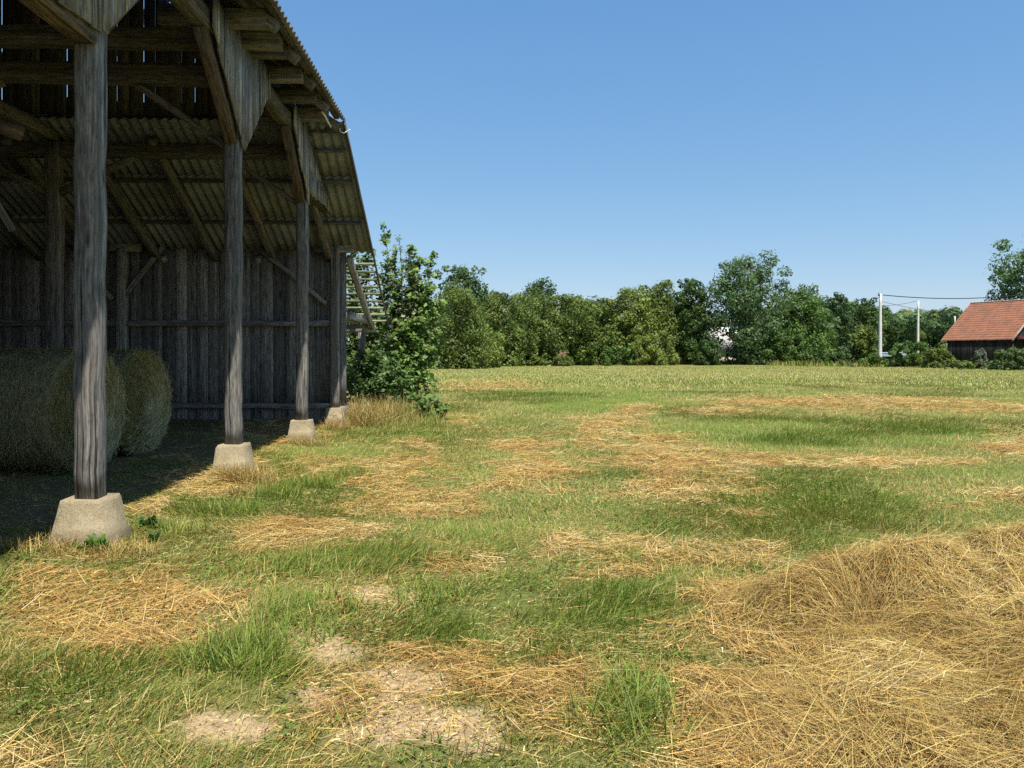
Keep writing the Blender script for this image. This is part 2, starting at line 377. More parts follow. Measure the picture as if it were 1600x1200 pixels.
# ------------------------------------------------------------------ blades
def blades(base, direc, length, width, lift, curl, cols, seg=2, roll=None):
    """ribbons: base (n,3), direc (n,) heading, lift = upward share 0..1, curl = how far the tip bends over"""
    n = len(base)
    h = np.stack([np.cos(direc), np.sin(direc), np.zeros(n)], 1)
    side = np.stack([-np.sin(direc), np.cos(direc), np.zeros(n)], 1)
    if roll is not None:
        side = side * np.cos(roll)[:, None] + np.array((0, 0, 1.0)) * np.sin(roll)[:, None]
    rows = []
    for k in range(seg + 1):
        t = k / seg
        up = (lift * t - curl * t * t)[:, None] * length[:, None]
        out = (np.sqrt(np.clip(1 - lift ** 2, .02, 1)) * t + curl * .5 * t * t)[:, None] * length[:, None]
        c = base + h * out + np.array((0, 0, 1.0)) * up
        rows.append((c, width * (1 - .75 * t ** 1.5)))
    vs = []
    for c, wd in rows:
        vs.append(c - side * wd[:, None] / 2); vs.append(c + side * wd[:, None] / 2)
    m = 2 * (seg + 1)
    co = np.stack(vs, 1).reshape(-1, 3)
    b = (np.arange(n) * m)[:, None]
    q = []
    for k in range(seg): q.append(np.concatenate([b + 2 * k, b + 2 * k + 1, b + 2 * k + 3, b + 2 * k + 2], 1))
    q = np.stack(q, 1).reshape(-1, 4)
    c = np.repeat(cols, m, 0)
    return co, q, c
class Tuft:
    def __init__(s): s.p = []; s.n = 0
    def add(s, co, q, c): s.p.append((co, q + s.n, c)); s.n += len(co)
    def build(s, name, mat, parent=None):
        co = np.concatenate([a[0] for a in s.p]); q = np.concatenate([a[1] for a in s.p]); c = np.concatenate([a[2] for a in s.p])
        return raw_mesh(name, co, q.ravel(), np.arange(len(q)) * 4, np.full(len(q), 4), mat, parent, col=c)
def pal(n, cols, var=.18):
    cols = np.array(cols); k = RNG.integers(0, len(cols), n); c = cols[k]
    return np.clip(c * (1 + RNG.normal(0, var, (n, 1))) * (1 + RNG.normal(0, .05, (n, 3))), .004, .9)
GREENS = [(.19, .24, .038), (.23, .27, .048), (.16, .215, .036), (.28, .29, .065), (.17, .22, .05)]
DEEP = [(.135, .22, .03), (.165, .25, .038), (.19, .26, .044)]
DRY = [(.42, .32, .115), (.35, .25, .085), (.50, .40, .17), (.28, .25, .07), (.30, .19, .06)]
HAY = [(.50, .345, .10), (.40, .265, .075), (.58, .44, .16), (.25, .155, .05), (.52, .375, .12), (.68, .55, .26)]
BROWNHAY = [(.45, .315, .10), (.35, .235, .075), (.52, .39, .14), (.24, .15, .05)]
STUB = [(.46, .38, .17), (.36, .31, .13), (.28, .27, .10), (.5, .42, .22)]

def scatter(y0, y1, dens, margin=1.6):
    area_y = (y1 - y0); half = .70 * y1 + margin
    n = int(dens * area_y * 2 * half)
    x = RNG.uniform(-half, half, n); y = RNG.uniform(y0, y1, n)
    k = np.abs(x) < .70 * y + margin
    return x[k], y[k]
grass = Tuft(); dry = Tuft(); hay = Tuft()
def swirl(x, y, k=.5, seed=41):
    return (fbm(x * k, y * k, seed, 3) - .5) * 9
BANDS = [(1.9, 4.5, 6800, 1.0, 2), (4.5, 8, 4300, 1.25, 2), (8, 14, 2100, 1.8, 2), (14, 26, 850, 2.9, 1), (26, 46, 230, 5.0, 1)]
for (y0, y1, dens, ws, seg) in BANDS:
    x, y = scatter(y0, y1, dens)
    s = ell(x, y, STRAW); lu = ell(x, y, LUSH); so_ = ell(x, y, SOIL); sh = barn_shade(x, y); hp = heap_h(x, y) > .03
    clump = fbm(x * 2.6, y * 2.6, 61, 3); big = fbm(x * .55, y * .55, 63, 3)
    z = ground_h(x, y)
    # upright grass, green and dry
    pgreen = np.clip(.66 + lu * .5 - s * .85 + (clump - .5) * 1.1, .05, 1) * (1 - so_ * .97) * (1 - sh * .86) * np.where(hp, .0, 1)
    k = RNG.random(len(x)) < pgreen
    n = k.sum(); xx, yy, l_, c_, s_ = x[k], y[k], lu[k], clump[k], s[k]
    isdry = RNG.random(n) < np.clip(.43 - .10 * sstep(5, 9, yy) - l_ * .33 + (big[k] - .5) * 1.1 + s_ * .3, .03, .85)
    ln = RNG.uniform(.05, .13, n) * (.75 + l_ * (.95 - .65 * sstep(6, 12, yy)) + (c_ - .5) * .8) * (1 + .3 * (ws > 2))
    d = swirl(xx, yy, .35) + RNG.normal(0, .9, n)
    lift = np.clip(RNG.normal(.72, .2, n) + l_ * .1 - s_ * .25, .12, .98); curl = RNG.uniform(.05, .45, n)
    wd = RNG.uniform(.0028, .0058, n) * ws
    cols = np.where(isdry[:, None], pal(n, DRY), np.where((l_ > .45)[:, None] & (RNG.random(n) < .4)[:, None], pal(n, DEEP), pal(n, GREENS)))
    roll = RNG.uniform(-.9, .9, n)
    base = np.stack([xx, yy, z[k] - .004], 1)
    for msk, T in ((~isdry, grass), (isdry, dry)):
        T.add(*blades(base[msk], d[msk], ln[msk], wd[msk], lift[msk], curl[msk], cols[msk], seg, roll[msk]))
    # flat hay
    x, y = scatter(y0, y1, dens * .62)
    s = ell(x, y, STRAW); so_ = ell(x, y, SOIL); sh = barn_shade(x, y); hp = heap_h(x, y) > .05
    z = ground_h(x, y)
    pr = np.clip(s * 1.0 + .09 - .05 * sstep(5, 9, y) + (fbm(x * 1.3, y * 1.3, 88, 3) - .5) * .35, .012, 1) * (1 - np.clip(so_ * 1.3, 0, 1) * .93) * (1 - sh * .45)
    k = (RNG.random(len(x)) < pr) & ~hp; n = k.sum(); xx, yy = x[k], y[k]
    ln = (.07 + .26 * RNG.random(n) ** 1.6) * (1 + .25 * (ws > 2)); d = swirl(xx, yy, .8, 47) + RNG.normal(0, .85, n)
    thick = .012 + .06 * np.clip(s[k], 0, 1) * (.4 + 1.2 * fbm(xx * 1.4, yy * 1.4, 52, 3)) * (1 + sstep(14, 30, yy) * 1.6)
    base = np.stack([xx - np.cos(d) * ln / 2, yy - np.sin(d) * ln / 2, z[k] + RNG.uniform(.0, 1, n) * thick], 1)
    wd = RNG.uniform(.0018, .0048, n) * ws
    cols = pal(n, HAY) * np.where((fbm(xx * .9, yy * .9, 97, 3) > .52)[:, None], np.array((1, 1, 1.05)), np.array((.92, .82, .74)))
    hay.add(*blades(base, d, ln, wd, np.clip(RNG.normal(.04, .13, n), -.1, .6), RNG.uniform(-.1, .3, n), cols, max(seg, 1), RNG.uniform(-.7, .7, n)))
# chaff on the hay, small broad leaves in the grass, crumbs on the bare soil
x, y = scatter(1.9, 9, 3600); s = ell(x, y, STRAW); so_ = ell(x, y, SOIL)
k = (RNG.random(len(x)) < np.clip(s * .9 + so_ * .35 + .12, 0, 1)) & (heap_h(x, y) < .05); x, y = x[k], y[k]; n = len(x)
hay.add(*blades(np.stack([x, y, ground_h(x, y) + RNG.uniform(.002, .03, n)], 1), RNG.uniform(0, 6.3, n), RNG.uniform(.012, .05, n), RNG.uniform(.002, .007, n), np.clip(RNG.normal(.1, .25, n), -.2, .8), RNG.uniform(-.1, .3, n), pal(n, HAY + DRY, .3), 1, RNG.uniform(-1, 1, n)))
x, y = scatter(1.9, 11, 1500); s = ell(x, y, STRAW); so_ = ell(x, y, SOIL); cl = fbm(x * 1.5, y * 1.5, 113, 3)
k = (RNG.random(len(x)) < np.clip((cl - .50) * 2.2, 0, .28) * (1 - s * .8) * (1 - so_)) & (heap_h(x, y) < .03); x, y = x[k], y[k]; n = len(x)
for rep_ in range(2):
    grass.add(*blades(np.stack([x, y, ground_h(x, y) + RNG.uniform(.01, .05, n)], 1), RNG.uniform(0, 6.3, n), RNG.uniform(.015, .04, n), RNG.uniform(.008, .018, n), np.clip(RNG.normal(.35, .2, n), 0, .9), RNG.uniform(.1, .5, n), pal(n, [(.13, .20, .035), (.16, .235, .045), (.12, .18, .03)]), 2, RNG.uniform(-.5, .5, n)))
x, y = scatter(1.9, 6, 2600); k = RNG.random(len(x)) < np.clip(ell(x, y, SOIL) - .35, 0, .6); x, y = x[k], y[k]; n = len(x)
r_ = .003 + .011 * RNG.random(n) ** 3; z_ = ground_h(x, y)
tet = np.array([(1, 0, 0), (-.6, .8, 0), (-.6, -.8, 0), (0, .1, .95)]); vv = tet[None] * r_[:, None, None] * RNG.uniform(.6, 1.3, (n, 4, 3)); a = RNG.uniform(0, 6.28, n)
vx = vv[..., 0] * np.cos(a)[:, None] - vv[..., 1] * np.sin(a)[:, None]; vy = vv[..., 0] * np.sin(a)[:, None] + vv[..., 1] * np.cos(a)[:, None]
co = np.stack([vx + x[:, None], vy + y[:, None], vv[..., 2] + z_[:, None]], 2).reshape(-1, 3); q0 = np.arange(n) * 4
q = np.concatenate([np.stack([q0 + i, q0 + j, q0 + 3], 1) for i, j in ((0, 1), (1, 2), (2, 0))])
tag(raw_mesh('soil_crumbs', co, q.ravel(), np.arange(len(q)) * 3, np.full(len(q), 3), M['straw'], col=np.repeat(pal(n, [(.42, .31, .18), (.34, .25, .14), (.47, .36, .22)]), 4, 0)), 'crumbs of dry earth on the bare soil patches', 'soil', kind='stuff')
# stubble field beyond
x, y = scatter(33, 112, 95, 6)
k = RNG.random(len(x)) < sstep(33, 48, y + (fbm(x * .08, y * .08, 6, 3) - .5) * 26)
x, y = x[k], y[k]; n = len(x)
row = (.5 + .5 * np.sin(y * 2.4 + x * .15)) * .3 + fbm(x * .05, y * .35, 77, 4)
gr = RNG.random(n) < np.clip(1.05 - row * .85, .15, .9)
cols = np.where(gr[:, None], pal(n, GREENS) * 1.45, pal(n, STUB) * 1.1)
base = np.stack([x, y, ground_h(x, y)], 1); ln = RNG.uniform(.06, .15, n); wd = RNG.uniform(.025, .055, n)
stub = Tuft()
stub.add(*blades(base, RNG.uniform(0, 6.3, n), ln, wd, np.full(n, .95), RNG.uniform(0, .15, n), cols, 1, RNG.uniform(-.3, .3, n)))
# tall dry grass by the barn's far corner, and tall fringe under the trees
def tall(cx, cy, rx, ry, n, hmin, hmax, cols, T, wmul=1.0):
    a = RNG.uniform(0, 6.283, n); r = np.sqrt(RNG.random(n)); x = cx + np.cos(a) * r * rx; y = cy + np.sin(a) * r * ry
    base = np.stack([x, y, ground_h(x, y) - .01], 1)
    T.add(*blades(base, RNG.uniform(0, 6.3, n), RNG.uniform(hmin, hmax, n), RNG.uniform(.006, .012, n) * wmul, np.clip(RNG.normal(.85, .12, n), .3, 1), RNG.uniform(.05, .4, n), pal(n, cols), 2, RNG.uniform(-.6, .6, n)))
tall(-3.35, 18.2, .75, 1.3, 2600, .35, .85, DRY, dry)
tall(-2.9, 19.2, .9, 1.5, 1800, .3, .8, DRY + GREENS, dry)
tall(-2.5, 17.6, 1.0, 1.0, 1200, .2, .5, GREENS + DRY, grass)
for gx, gy, nn, hh in ((-3.42, 9.72, 900, .34), (-3.2, 9.6, 500, .26), (-3.5, 13.4, 500, .3), (-3.65, 6.0, 420, .2), (-3.1, 6.1, 420, .2), (-3.75, 16.5, 500, .4), (-3.0, 8.9, 500, .2)):
    tall(gx, gy, .30, .22, nn, hh * .4, hh, DRY[2:] + BROWNHAY, dry, .6)
for gx, gy, nn, hh in ((-2.62, 8.6, 420, .32), (-2.3, 9.3, 420, .30), (-2.75, 7.7, 260, .28), (-2.1, 10.2, 300, .3), (-3.0, 6.9, 160, .24), (-1.45, 3.98, 500, .27), (-1.25, 4.3, 300, .22), (-1.15, 4.75, 300, .2), (.52, 3.4, 180, .28), (.58, 3.62, 140, .2), (.48, 3.2, 120, .24), (-.55, 5.0, 300, .2)):
    tall(gx, gy, .26, .22, nn, hh * .5, hh, DEEP + GREENS, grass, .7)
x = RNG.uniform(-30, 95, 9000); yb = np.where(x > 32, 96 - (x - 32) * .62, 106); y = yb + RNG.uniform(-2.5, 1.5, 9000); n = 9000
dryk = RNG.random(n) < .22
dry_c = np.where(dryk[:, None], pal(n, DRY), pal(n, GREENS + DEEP))
grass.add(*blades(np.stack([x, y, ground_h(x, y)], 1), RNG.uniform(0, 6.3, n), RNG.uniform(.4, 1.1, n), RNG.uniform(.05, .11, n), np.full(n, .93), RNG.uniform(0, .3, n), dry_c, 1))
tag(grass.build('grass', M['grass']), 'green grass growing in tufts across the meadow', 'grass', kind='stuff')
tag(dry.build('dry_grass', M['straw']), 'yellowed dry grass standing among the green', 'dry grass', kind='stuff')
tag(hay.build('scattered_hay', M['straw']), 'loose golden hay lying flat on the meadow', 'hay', kind='stuff')
tag(stub.build('stubble', M['straw']), 'pale stubble and regrowth across the far field', 'stubble', kind='stuff')

# ------------------------------------------------------------------ the hay heap
def build_heap():
    root = empty('hay_heap', (2.6, 4.3, 0), label='large loose heap of golden brown hay on the mown grass', cat='hay heap')
    xs = np.arange(.2, 6.2, .05); ys = np.arange(1.9, 6.4, .05); X, Y = np.meshgrid(xs, ys); x = X.ravel(); y = Y.ravel()
    h = heap_h(x, y); z = ground_h(x, y) + h - .03 + (fbm(x * 9, y * 9, 71, 3) - .5) * .05 * sstep(.02, .12, h)
    nx, ny = len(xs), len(ys); i = (np.arange(ny - 1)[:, None] * nx + np.arange(nx - 1)[None, :]).ravel()
    q = np.stack([i, i + 1, i + nx + 1, i + nx], 1); q = q[(h[q] > .015).all(1)]
    c = np.array((.17, .11, .04)) * (.7 + .6 * fbm(x * 5, y * 5, 73, 3))[:, None]  # old hay below, darkened so its colour puts shade into the gaps
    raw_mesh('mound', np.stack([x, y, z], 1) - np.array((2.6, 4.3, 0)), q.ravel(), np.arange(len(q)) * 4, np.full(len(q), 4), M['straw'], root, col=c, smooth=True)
    T = Tuft()
    n0 = 340000
    x = RNG.uniform(.2, 6.1, n0); y = RNG.uniform(1.9, 6.3, n0); h = heap_h(x, y)
    k = (RNG.random(n0) < np.clip(h * 9, 0, 1)) & (h > .02); x, y, h = x[k], y[k], h[k]; n = len(x)
    e = .03
    gx = (heap_h(x + e, y) - h) / e; gy = (heap_h(x, y + e) - h) / e
    d = swirl(x, y, .9, 43) * 1.2 + RNG.normal(0, 1.0, n); ln = .08 + .30 * RNG.random(n) ** 1.5
    slope = np.cos(d) * gx + np.sin(d) * gy
    lift = np.clip(slope * .7 + RNG.normal(.04, .2, n), -.5, .5)
    base = np.stack([x - np.cos(d) * ln * .45, y - np.sin(d) * ln * .45, ground_h(x, y) + h + RNG.uniform(-.015, .035, n)], 1)
    base[:, 2] -= slope * ln * .45
    tone = fbm(x * 1.1, y * 1.1, 79, 3)
    cols = np.where((tone > .5)[:, None], pal(n, HAY), pal(n, BROWNHAY + HAY[:2]))
    T.add(*blades(base - np.array((2.6, 4.3, 0)), d, ln, RNG.uniform(.0013, .0038, n), lift, RNG.uniform(-.15, .38, n), cols, 2, RNG.uniform(-.8, .8, n)))
    tag(T.build('loose_hay', M['straw'], root), kind='stuff')
build_heap()

# ------------------------------------------------------------------ the barn
def build_barn():
    B = empty('open_barn', (0, 0, 0), AX, label='old open timber barn with grey posts and corrugated roof', cat='barn')
    PL = -3.265; RIDGE = -7.7; PR = -12.135
    ST = [-1.0, 2.85, 6.58, 10.345, 14.25, 17.45]
    PLATE0, PLATE1 = 5.42, 5.64
    def base_(x, y, topz, parent, wob=.02, sc=1.0):
        nn = 4; b = MB()
        z0 = -.12
        prof = [(z0, .252 * sc), (.10, .230 * sc), (.112, .212 * sc), (topz - .03, .178 * sc), (topz, .165 * sc)]
        rows = []
        for z, r in prof:
            pts = []
            for sx, sy in ((-1, -1), (1, -1), (1, 1), (-1, 1)):
                c = .014
                for dx, dy in ((0, c), (c, 0)) if sx * sy > 0 else ((c, 0), (0, c)):
                    pts.append((sx * (r - dx) + random.uniform(-wob, wob) * .5, sy * (r - dy) + random.uniform(-wob, wob) * .5, z + random.uniform(-wob, wob) * .4))
            rows.append(b.add(pts))
        n = 8
        for k in range(len(rows) - 1):
            for i in range(n):
                j = (i + 1) % n; b.face((rows[k] + i, rows[k] + j, rows[k + 1] + j, rows[k + 1] + i), [(0, 0)] * 4)
        b.face(tuple(rows[-1] + i for i in range(n)), [(0, 0)] * n)
        o = b.build('concrete_base', M['concrete'], parent); o.location = (x, y, 0)
        return o
    # posts on their plinths
    for i, s in enumerate(ST):
        top = PLATE0 if i < 5 else 4.02
        wd = .195
        p = MB().beam((0, 0, .385), (0, 0, top), wd, wd, up=(0, 1, 0), seg=22, wob=.009, cham=.02, tint=.55 + .1 * (i % 3)).build('post', M['post'], B)
        p.location = (PL, s, 0); p.rotation_euler = (R(random.uniform(-.15, .15)), R(random.uniform(-.2, .2)), 0)
        base_(0, 0, .385 + random.uniform(-.005, .02), p)
    for i, s in enumerate(ST[:5]):
        p = MB().beam((RIDGE, s, .2), (RIDGE, s, PLATE0), .24, .22, seg=12, wob=.014, tint=.9).build('inner_post', M['inner'], B)
        MB().beam((PR, s, .2), (PR, s, PLATE0), .2, .2, seg=8, wob=.01).build('inner_post', M['inner'], B)
    # long plates
    for xx in (PL, PR): MB().beam((xx, -1.3, (PLATE0 + PLATE1) / 2 + .004), (xx, 14.6, (PLATE0 + PLATE1) / 2), .2, PLATE1 - PLATE0, seg=40, wob=.008, tint=.6).build('plate_beam', M['inner'], B)
    MB().beam((RIDGE, -1.3, PLATE1 - .1), (RIDGE, 14.4, PLATE1 - .1), .2, .2, seg=30).build('plate_beam', M['inner'], B)
    # tie beams, doubled; ends stick out as lookouts
    for i, s in enumerate(ST[:5]):
        z = PLATE1 + .125
        MB().beam((PR - .6, s, z), (PL + .62, s, z), .22, .24, seg=20, wob=.012, tint=.7).build('tie_beam', M['inner'], B)
        MB().beam((PR, s + .002, PLATE0 - .14), (PL - .11, s, PLATE0 - .14), .18, .25, seg=20, wob=.012, tint=.4).build('tie_beam', M['inner'], B)
        # cross knee braces in the frame
        MB().beam((PL - 1.62, s + .10, PLATE0 - .02), (PL - .02, s + .10, 4.30), .09, .12, up=(0, 1, 0), wob=.006, tint=.8).build('knee_brace', M['inner'], B)
        MB().beam((RIDGE + 1.45, s - .02, PLATE0 - .25), (RIDGE + .1, s - .02, 4.5), .12, .09, up=(0, 1, 0), wob=.01, tint=.9).build('knee_brace', M['inner'], B)
        MB().beam((RIDGE - 1.45, s - .02, PLATE0 - .25), (RIDGE - .1, s - .02, 4.5), .12, .09, up=(0, 1, 0), wob=.01, tint=.9).build('knee_brace', M['inner'], B)
        MB().beam((RIDGE, s, PLATE1 + .25), (RIDGE, s, 9.5), .16, .16, wob=.01).build('king_post', M['inner'], B)
        for d in (-1, 1): MB().beam((RIDGE + d * .12, s, PLATE1 + .35), (RIDGE + d * 1.7, s, PLATE1 + 2.2), .12, .14, up=(0, 1, 0), wob=.01).build('strut', M['inner'], B)
    # intermediate lookout joists under the eave
    for s in np.arange(.2, 14.0, .95):
        if min(abs(s - q) for q in ST) < .3: continue
        MB().beam((PL - .7, s, PLATE1 + .115), (PL + .62, s, PLATE1 + .115), .17, .21, wob=.008, seg=3).build('lookout_joist', M['inner'], B)
    # knee braces along the colonnade, and the board valances over them
    BX = PL + .115
    pitch = .78
    def brace(s0, s1):
        MB().beam((PL, s0, 4.40), (PL, s1, PLATE0 + .02), .15, .15, up=(1, 0, 0), wob=.007, tint=.75, cham=.01).build('knee_brace', M['brace'], B)
    def valance(s0, s1, low, high):
        """boards between s0 and s1: low(s), high(s) give their feet and heads"""
        b = MB(); s = s0
        while s < s1 - .03:
            wd = min(random.uniform(.13, .21), s1 - s); m = random.uniform(.003, .009)
            za, zb = low(s + m), low(s + wd - m); j = random.uniform(-.02, .025)
            o = random.uniform(0, .022)
            pts = [(BX + o, s + m, za + j), (BX + o, s + wd - m, zb + j * .6), (BX + o, s + wd - m, high), (BX + o, s + m, high)]
            b.prism(pts, (.024, 0, 0), tint=random.uniform(.35, 1)); s += wd
        b.build('board_valance', M['board'], B)
    tip = lambda c: (lambda s: 4.30 + abs(s - c) * .93)
    for c, a, e in ((6.58, 0, 1.22), (10.345, 1.22, 1.22), (14.25, 1.22, 0)):
        if a: brace(c - .1, c - a); valance(c - a, c, tip(c), 5.80)
        if e: brace(c + .1, c + e); valance(c, c + e, tip(c), 5.80)
    for s0, s1 in ((2.95, 6.48), (-.9, 2.75)):
        MB().beam((PL + .01, s0, 4.22), (PL + .01, s1, 4.22), .19, .13, seg=8, wob=.005, tint=.95).build('lintel_beam', M['brace'], B)
        valance(s0 - .08, s1 + .1, lambda s: 4.24 + .03 * math.sin(s * 3), 5.80)
    MB().beam((PL, 14.35, 4.66), (PL, 17.4, 4.60), .13, .12, seg=8, wob=.006).build('lintel_beam', M['inner'], B)
    valance(14.25, 17.2, lambda s: 4.55 + .02 * math.sin(s * 5), 5.55 if False else 4.95)
    b = MB(); s = 14.25
    while s < 16.3:                          # upper course, cut to the pent roof's slope
        wd = .17; hi = min(5.5, 5.58 - .49 * (s - 14.25)) - .06
        b.prism([(BX + .013, s + .004, 4.9), (BX + .013, s + wd - .004, 4.9), (BX + .013, s + wd - .004, hi), (BX + .013, s + .004, hi)], (.022, 0, 0), tint=random.uniform(.3, .9)); s += wd
    b.build('board_valance', M['board'], B)
    # main roof: rafters, purlins, sheets
    EX, EZ = -2.42, 5.68
    ridge_z = EZ + (EX - RIDGE) * pitch
    for s in np.arange(-.9, 14.2, 1.06):
        for d in (1, -1):
            e = RIDGE + d * (EX - .12 - RIDGE)
            MB().beam((e, s, EZ - .02), (RIDGE + d * .05, s, ridge_z - .2), .13, .16, up=(0, 1, 0), seg=10, wob=.008).build('rafter', M['inner'], B)
    dz = math.cos(math.atan(pitch))
    for d in (1, -1):
        for k in range(9):
            t = .03 + k * .119; e = RIDGE + d * (EX - RIDGE) * (1 - t); z = EZ + (ridge_z - EZ) * t
            MB().beam((e, -1.2, z - .02 + .05), (e, 13.92, z - .02 + .05), .09, .06, seg=30, wob=.006).build('purlin', M['inner'], B)
    def sheet(name, P, U, V, nu, nv, amp, pitch_w, parent, thick=.007):
        """corrugated sheet from corner P, spanning U (across the waves) and V (along them)"""
        P, U, V = Vector(P), Vector(U), Vector(V); nrm = U.cross(V).normalized()
        if nrm.z < 0: nrm = -nrm
        LU = U.length; co = []
        for lay in (0, 1):
            for j in range(nv + 1):
                for i in range(nu + 1):
                    a = LU * i / nu
                    co.append(P + U * (i / nu) + V * (j / nv) + nrm * (amp * math.cos(a / pitch_w * math.tau) + lay * thick))
        n = (nu + 1) * (nv + 1); q = []
        for j in range(nv):
            for i in range(nu):
                a = j * (nu + 1) + i
                q.append((a, a + 1, a + nu + 2, a + nu + 1)); q.append((n + a, n + a + nu + 1, n + a + nu + 2, n + a + 1))
        for i in range(nu):
            a = i; q.append((a + 1, a, n + a, n + a + 1)); a = nv * (nu + 1) + i; q.append((a, a + 1, n + a + 1, n + a))
        for j in range(nv):
            a = j * (nu + 1); q.append((a, a + nu + 1, n + a + nu + 1, n + a)); a += nu; q.append((a + nu + 1, a, n + a, n + a + nu + 1))
        q = np.array(q); return raw_mesh(name, [tuple(c) for c in co], q.ravel(), np.arange(len(q)) * 4, np.full(len(q), 4), M['sheet'], parent, smooth=True)
    rows_ = 5
    for d in (1, -1):
        for k in range(rows_):
            t0, t1 = max(0, k / rows_ - .02), (k + 1) / rows_
            sag = .012 * (k % 2)
            xa = RIDGE + d * (EX - RIDGE) * (1 - t0); xb = RIDGE + d * (EX - RIDGE) * (1 - t1)
            za = EZ + (ridge_z - EZ) * t0 + .095; zb = EZ + (ridge_z - EZ) * t1 + .08
            sheet('roof_sheet', (xa, -1.3, za), (0, 15.25, 0), (xb - xa, 0, zb - za), 104 * 6, 1, .024, 15.25 / 104, B)
    MB().beam((RIDGE, -1.3, ridge_z + .1), (RIDGE, 13.95, ridge_z + .1), .4, .08, seg=20).build('ridge_cap', M['sheet'], B)
    # boarded gables above the tie beams
    for s, near in ((14.25 - .17, False), (-1.15, True)):
        b = MB(); x = PR - .4
        while x < -2.62:
            wd = random.uniform(.20, .25); xm = x + wd / 2
            hi = EZ + (EX - RIDGE - abs(xm - RIDGE)) * pitch - .08
            gap = random.choice((.003, .008, .012, .016, .022)); o = random.uniform(0, .012)
            lo = 5.90 if x < PL else 5.6
            if hi > lo + .1: b.prism([(x + gap, s + o, lo), (x + wd, s + o, lo), (x + wd, s + o, hi - wd * .4), (x + gap, s + o, hi - wd * .4)], (0, -.024, 0), tint=random.random())
            x += wd
        b.build('gable_boarding', M['inner'], B)
    MB().beam((PR, 14.18, 6.02), (PL, 14.18, 6.02), .14, .24, seg=16, wob=.012, tint=.6).build('tie_beam', M['inner'], B)
    MB().beam((PR + .3, 14.14, 6.78), (PL - .6, 14.14, 6.78), .1, .14, seg=16, wob=.01, tint=.5).build('tie_beam', M['inner'], B)
    # pent roof over the far bay
    SL = (5.73 - 2.48) / (20.3 - 13.9); pz = lambda s: 5.73 - SL * (s - 13.9)
    wlat = 10.4
    for (a, e) in ((13.9, 15.35), (15.25, 16.55), (16.45, 17.62)):
        sheet('roof_sheet', (-2.42 - wlat, a, pz(a) + .035), (wlat, 0, 0), (0, e - a, pz(e) - pz(a) + .018), 59 * 8, 2, .026, wlat / 59, B)
    for s in (14.5, 15.3, 16.5): MB().beam((-2.5 - wlat + .1, s, pz(s) - .035), (-2.52, s, pz(s) - .035), .08, .07, seg=20, wob=.006, tint=.35).build('purlin', M['inner'], B)
    for x in (-3.35, -4.62, -5.92, -7.2, -8.5, -9.8, -11.1):
        MB().beam((x, 14.1, pz(14.1) - .16), (x + random.uniform(-.05, .05), 17.55, pz(17.55) - .15), .15, .15, seg=8, wob=.012, tint=.9).build('rafter', M['inner'], B)
    for x in (-2.86, -4.9, -7.0):
        MB().beam((x - .1, 17.5, pz(17.5) - .15), (x, 20.45, pz(20.45) - .12), .13, .14, seg=7, wob=.012, tint=1.).build('rafter', M['wall'], B)
    k = 0
    for s in np.arange(17.95, 20.4, .30):
        MB().beam((-8.2 if k > 3 else -3.9, s, pz(s)), (-2.45 + random.uniform(-.03, .03), s + random.uniform(-.02, .02), pz(s)), .075, .055, seg=8, wob=.006).build('roof_batten', M['batten'], B); k += 1
    MB().beam((-2.43, 13.9, pz(13.9) - .0), (-2.43, 20.6, pz(20.6) - .0), .03, .1, up=(0, 0, 1), seg=14, wob=.005).build('barge_board', M['inner'], B)
    # back wall: plate, posts, corbels, braces, rails, planks
    WY = 17.45
    MB().beam((PR - .3, WY, 4.13), (-2.6, WY, 4.13), .2, .19, seg=20, wob=.01, tint=.9).build('plate_beam', M['inner'], B)
    for x in (-7.95, PR):
        MB().beam((x, WY, .1), (x, WY, 3.94), .2, .2, seg=10, wob=.012, tint=.8).build('post', M['wall'], B)
    for x in (-7.95, PL): MB().beam((x - .45, WY, 3.95), (x + .42, WY, 3.95), .18, .16, wob=.008).build('corbel', M['wall'], B)
    for x0, z0, x1, z1 in ((-7.05, 4.0, -8.0, 2.75), (-5.0, 4.0, -3.45, 2.72), (-9.2, 4.0, -8.15, 2.8)):
        MB().beam((x0, WY - .02, z0), (x1, WY - .02, z1), .1, .1, up=(0, 1, 0), wob=.008, tint=.5).build('wall_brace', M['wall'], B)
    for z, h in ((2.27, .13), (.42, .12)):
        MB().beam((PR, WY, z), (PL - .1, WY, z), .12, h, seg=24, wob=.012, tint=.3).build('wall_rail', M['wall'], B)
    b = MB(); x = PR; nk = 0
    while x < PL + .02:
        wd = random.uniform(.19, .29)
        for z0, z1 in ((.02, .40), (.40, 4.05)):
            o = random.uniform(0, .012) + .03 * (nk % 2)
            b.beam((x + wd / 2, WY + .1 + o, z0 + random.uniform(0, .05)), (x + wd / 2 + random.uniform(-.01, .01), WY + .1 + o, z1), wd + (.05 if nk % 2 else -.012), .026, up=(0, 1, 0), seg=5, wob=.003, cham=.003, tint=random.random() ** 1.2)
        x += wd; nk += 1
    b.build('plank_wall', M['wall'], B)
    b = MB(); y = -1.0
    while y < 17.4:
        wd = random.uniform(.2, .3); b.beam((PR - .12 + random.uniform(0, .02), y + wd / 2, .05), (PR - .12, y + wd / 2, min(5.5, pz(y + wd) - .1) if y > 13.9 else 5.5), .026, wd + .012, up=(0, 1, 0), seg=4, wob=.003, cham=.003); y += wd
    b.build('plank_wall', M['inner'], B)
    # lean-to behind the wall
    for x in (-3.12, -6.2):
        MB().beam((x, 20.45, .0), (x, 20.45, 2.15), .17, .17, seg=8, wob=.01, tint=.9).build('post', M['post'], B)
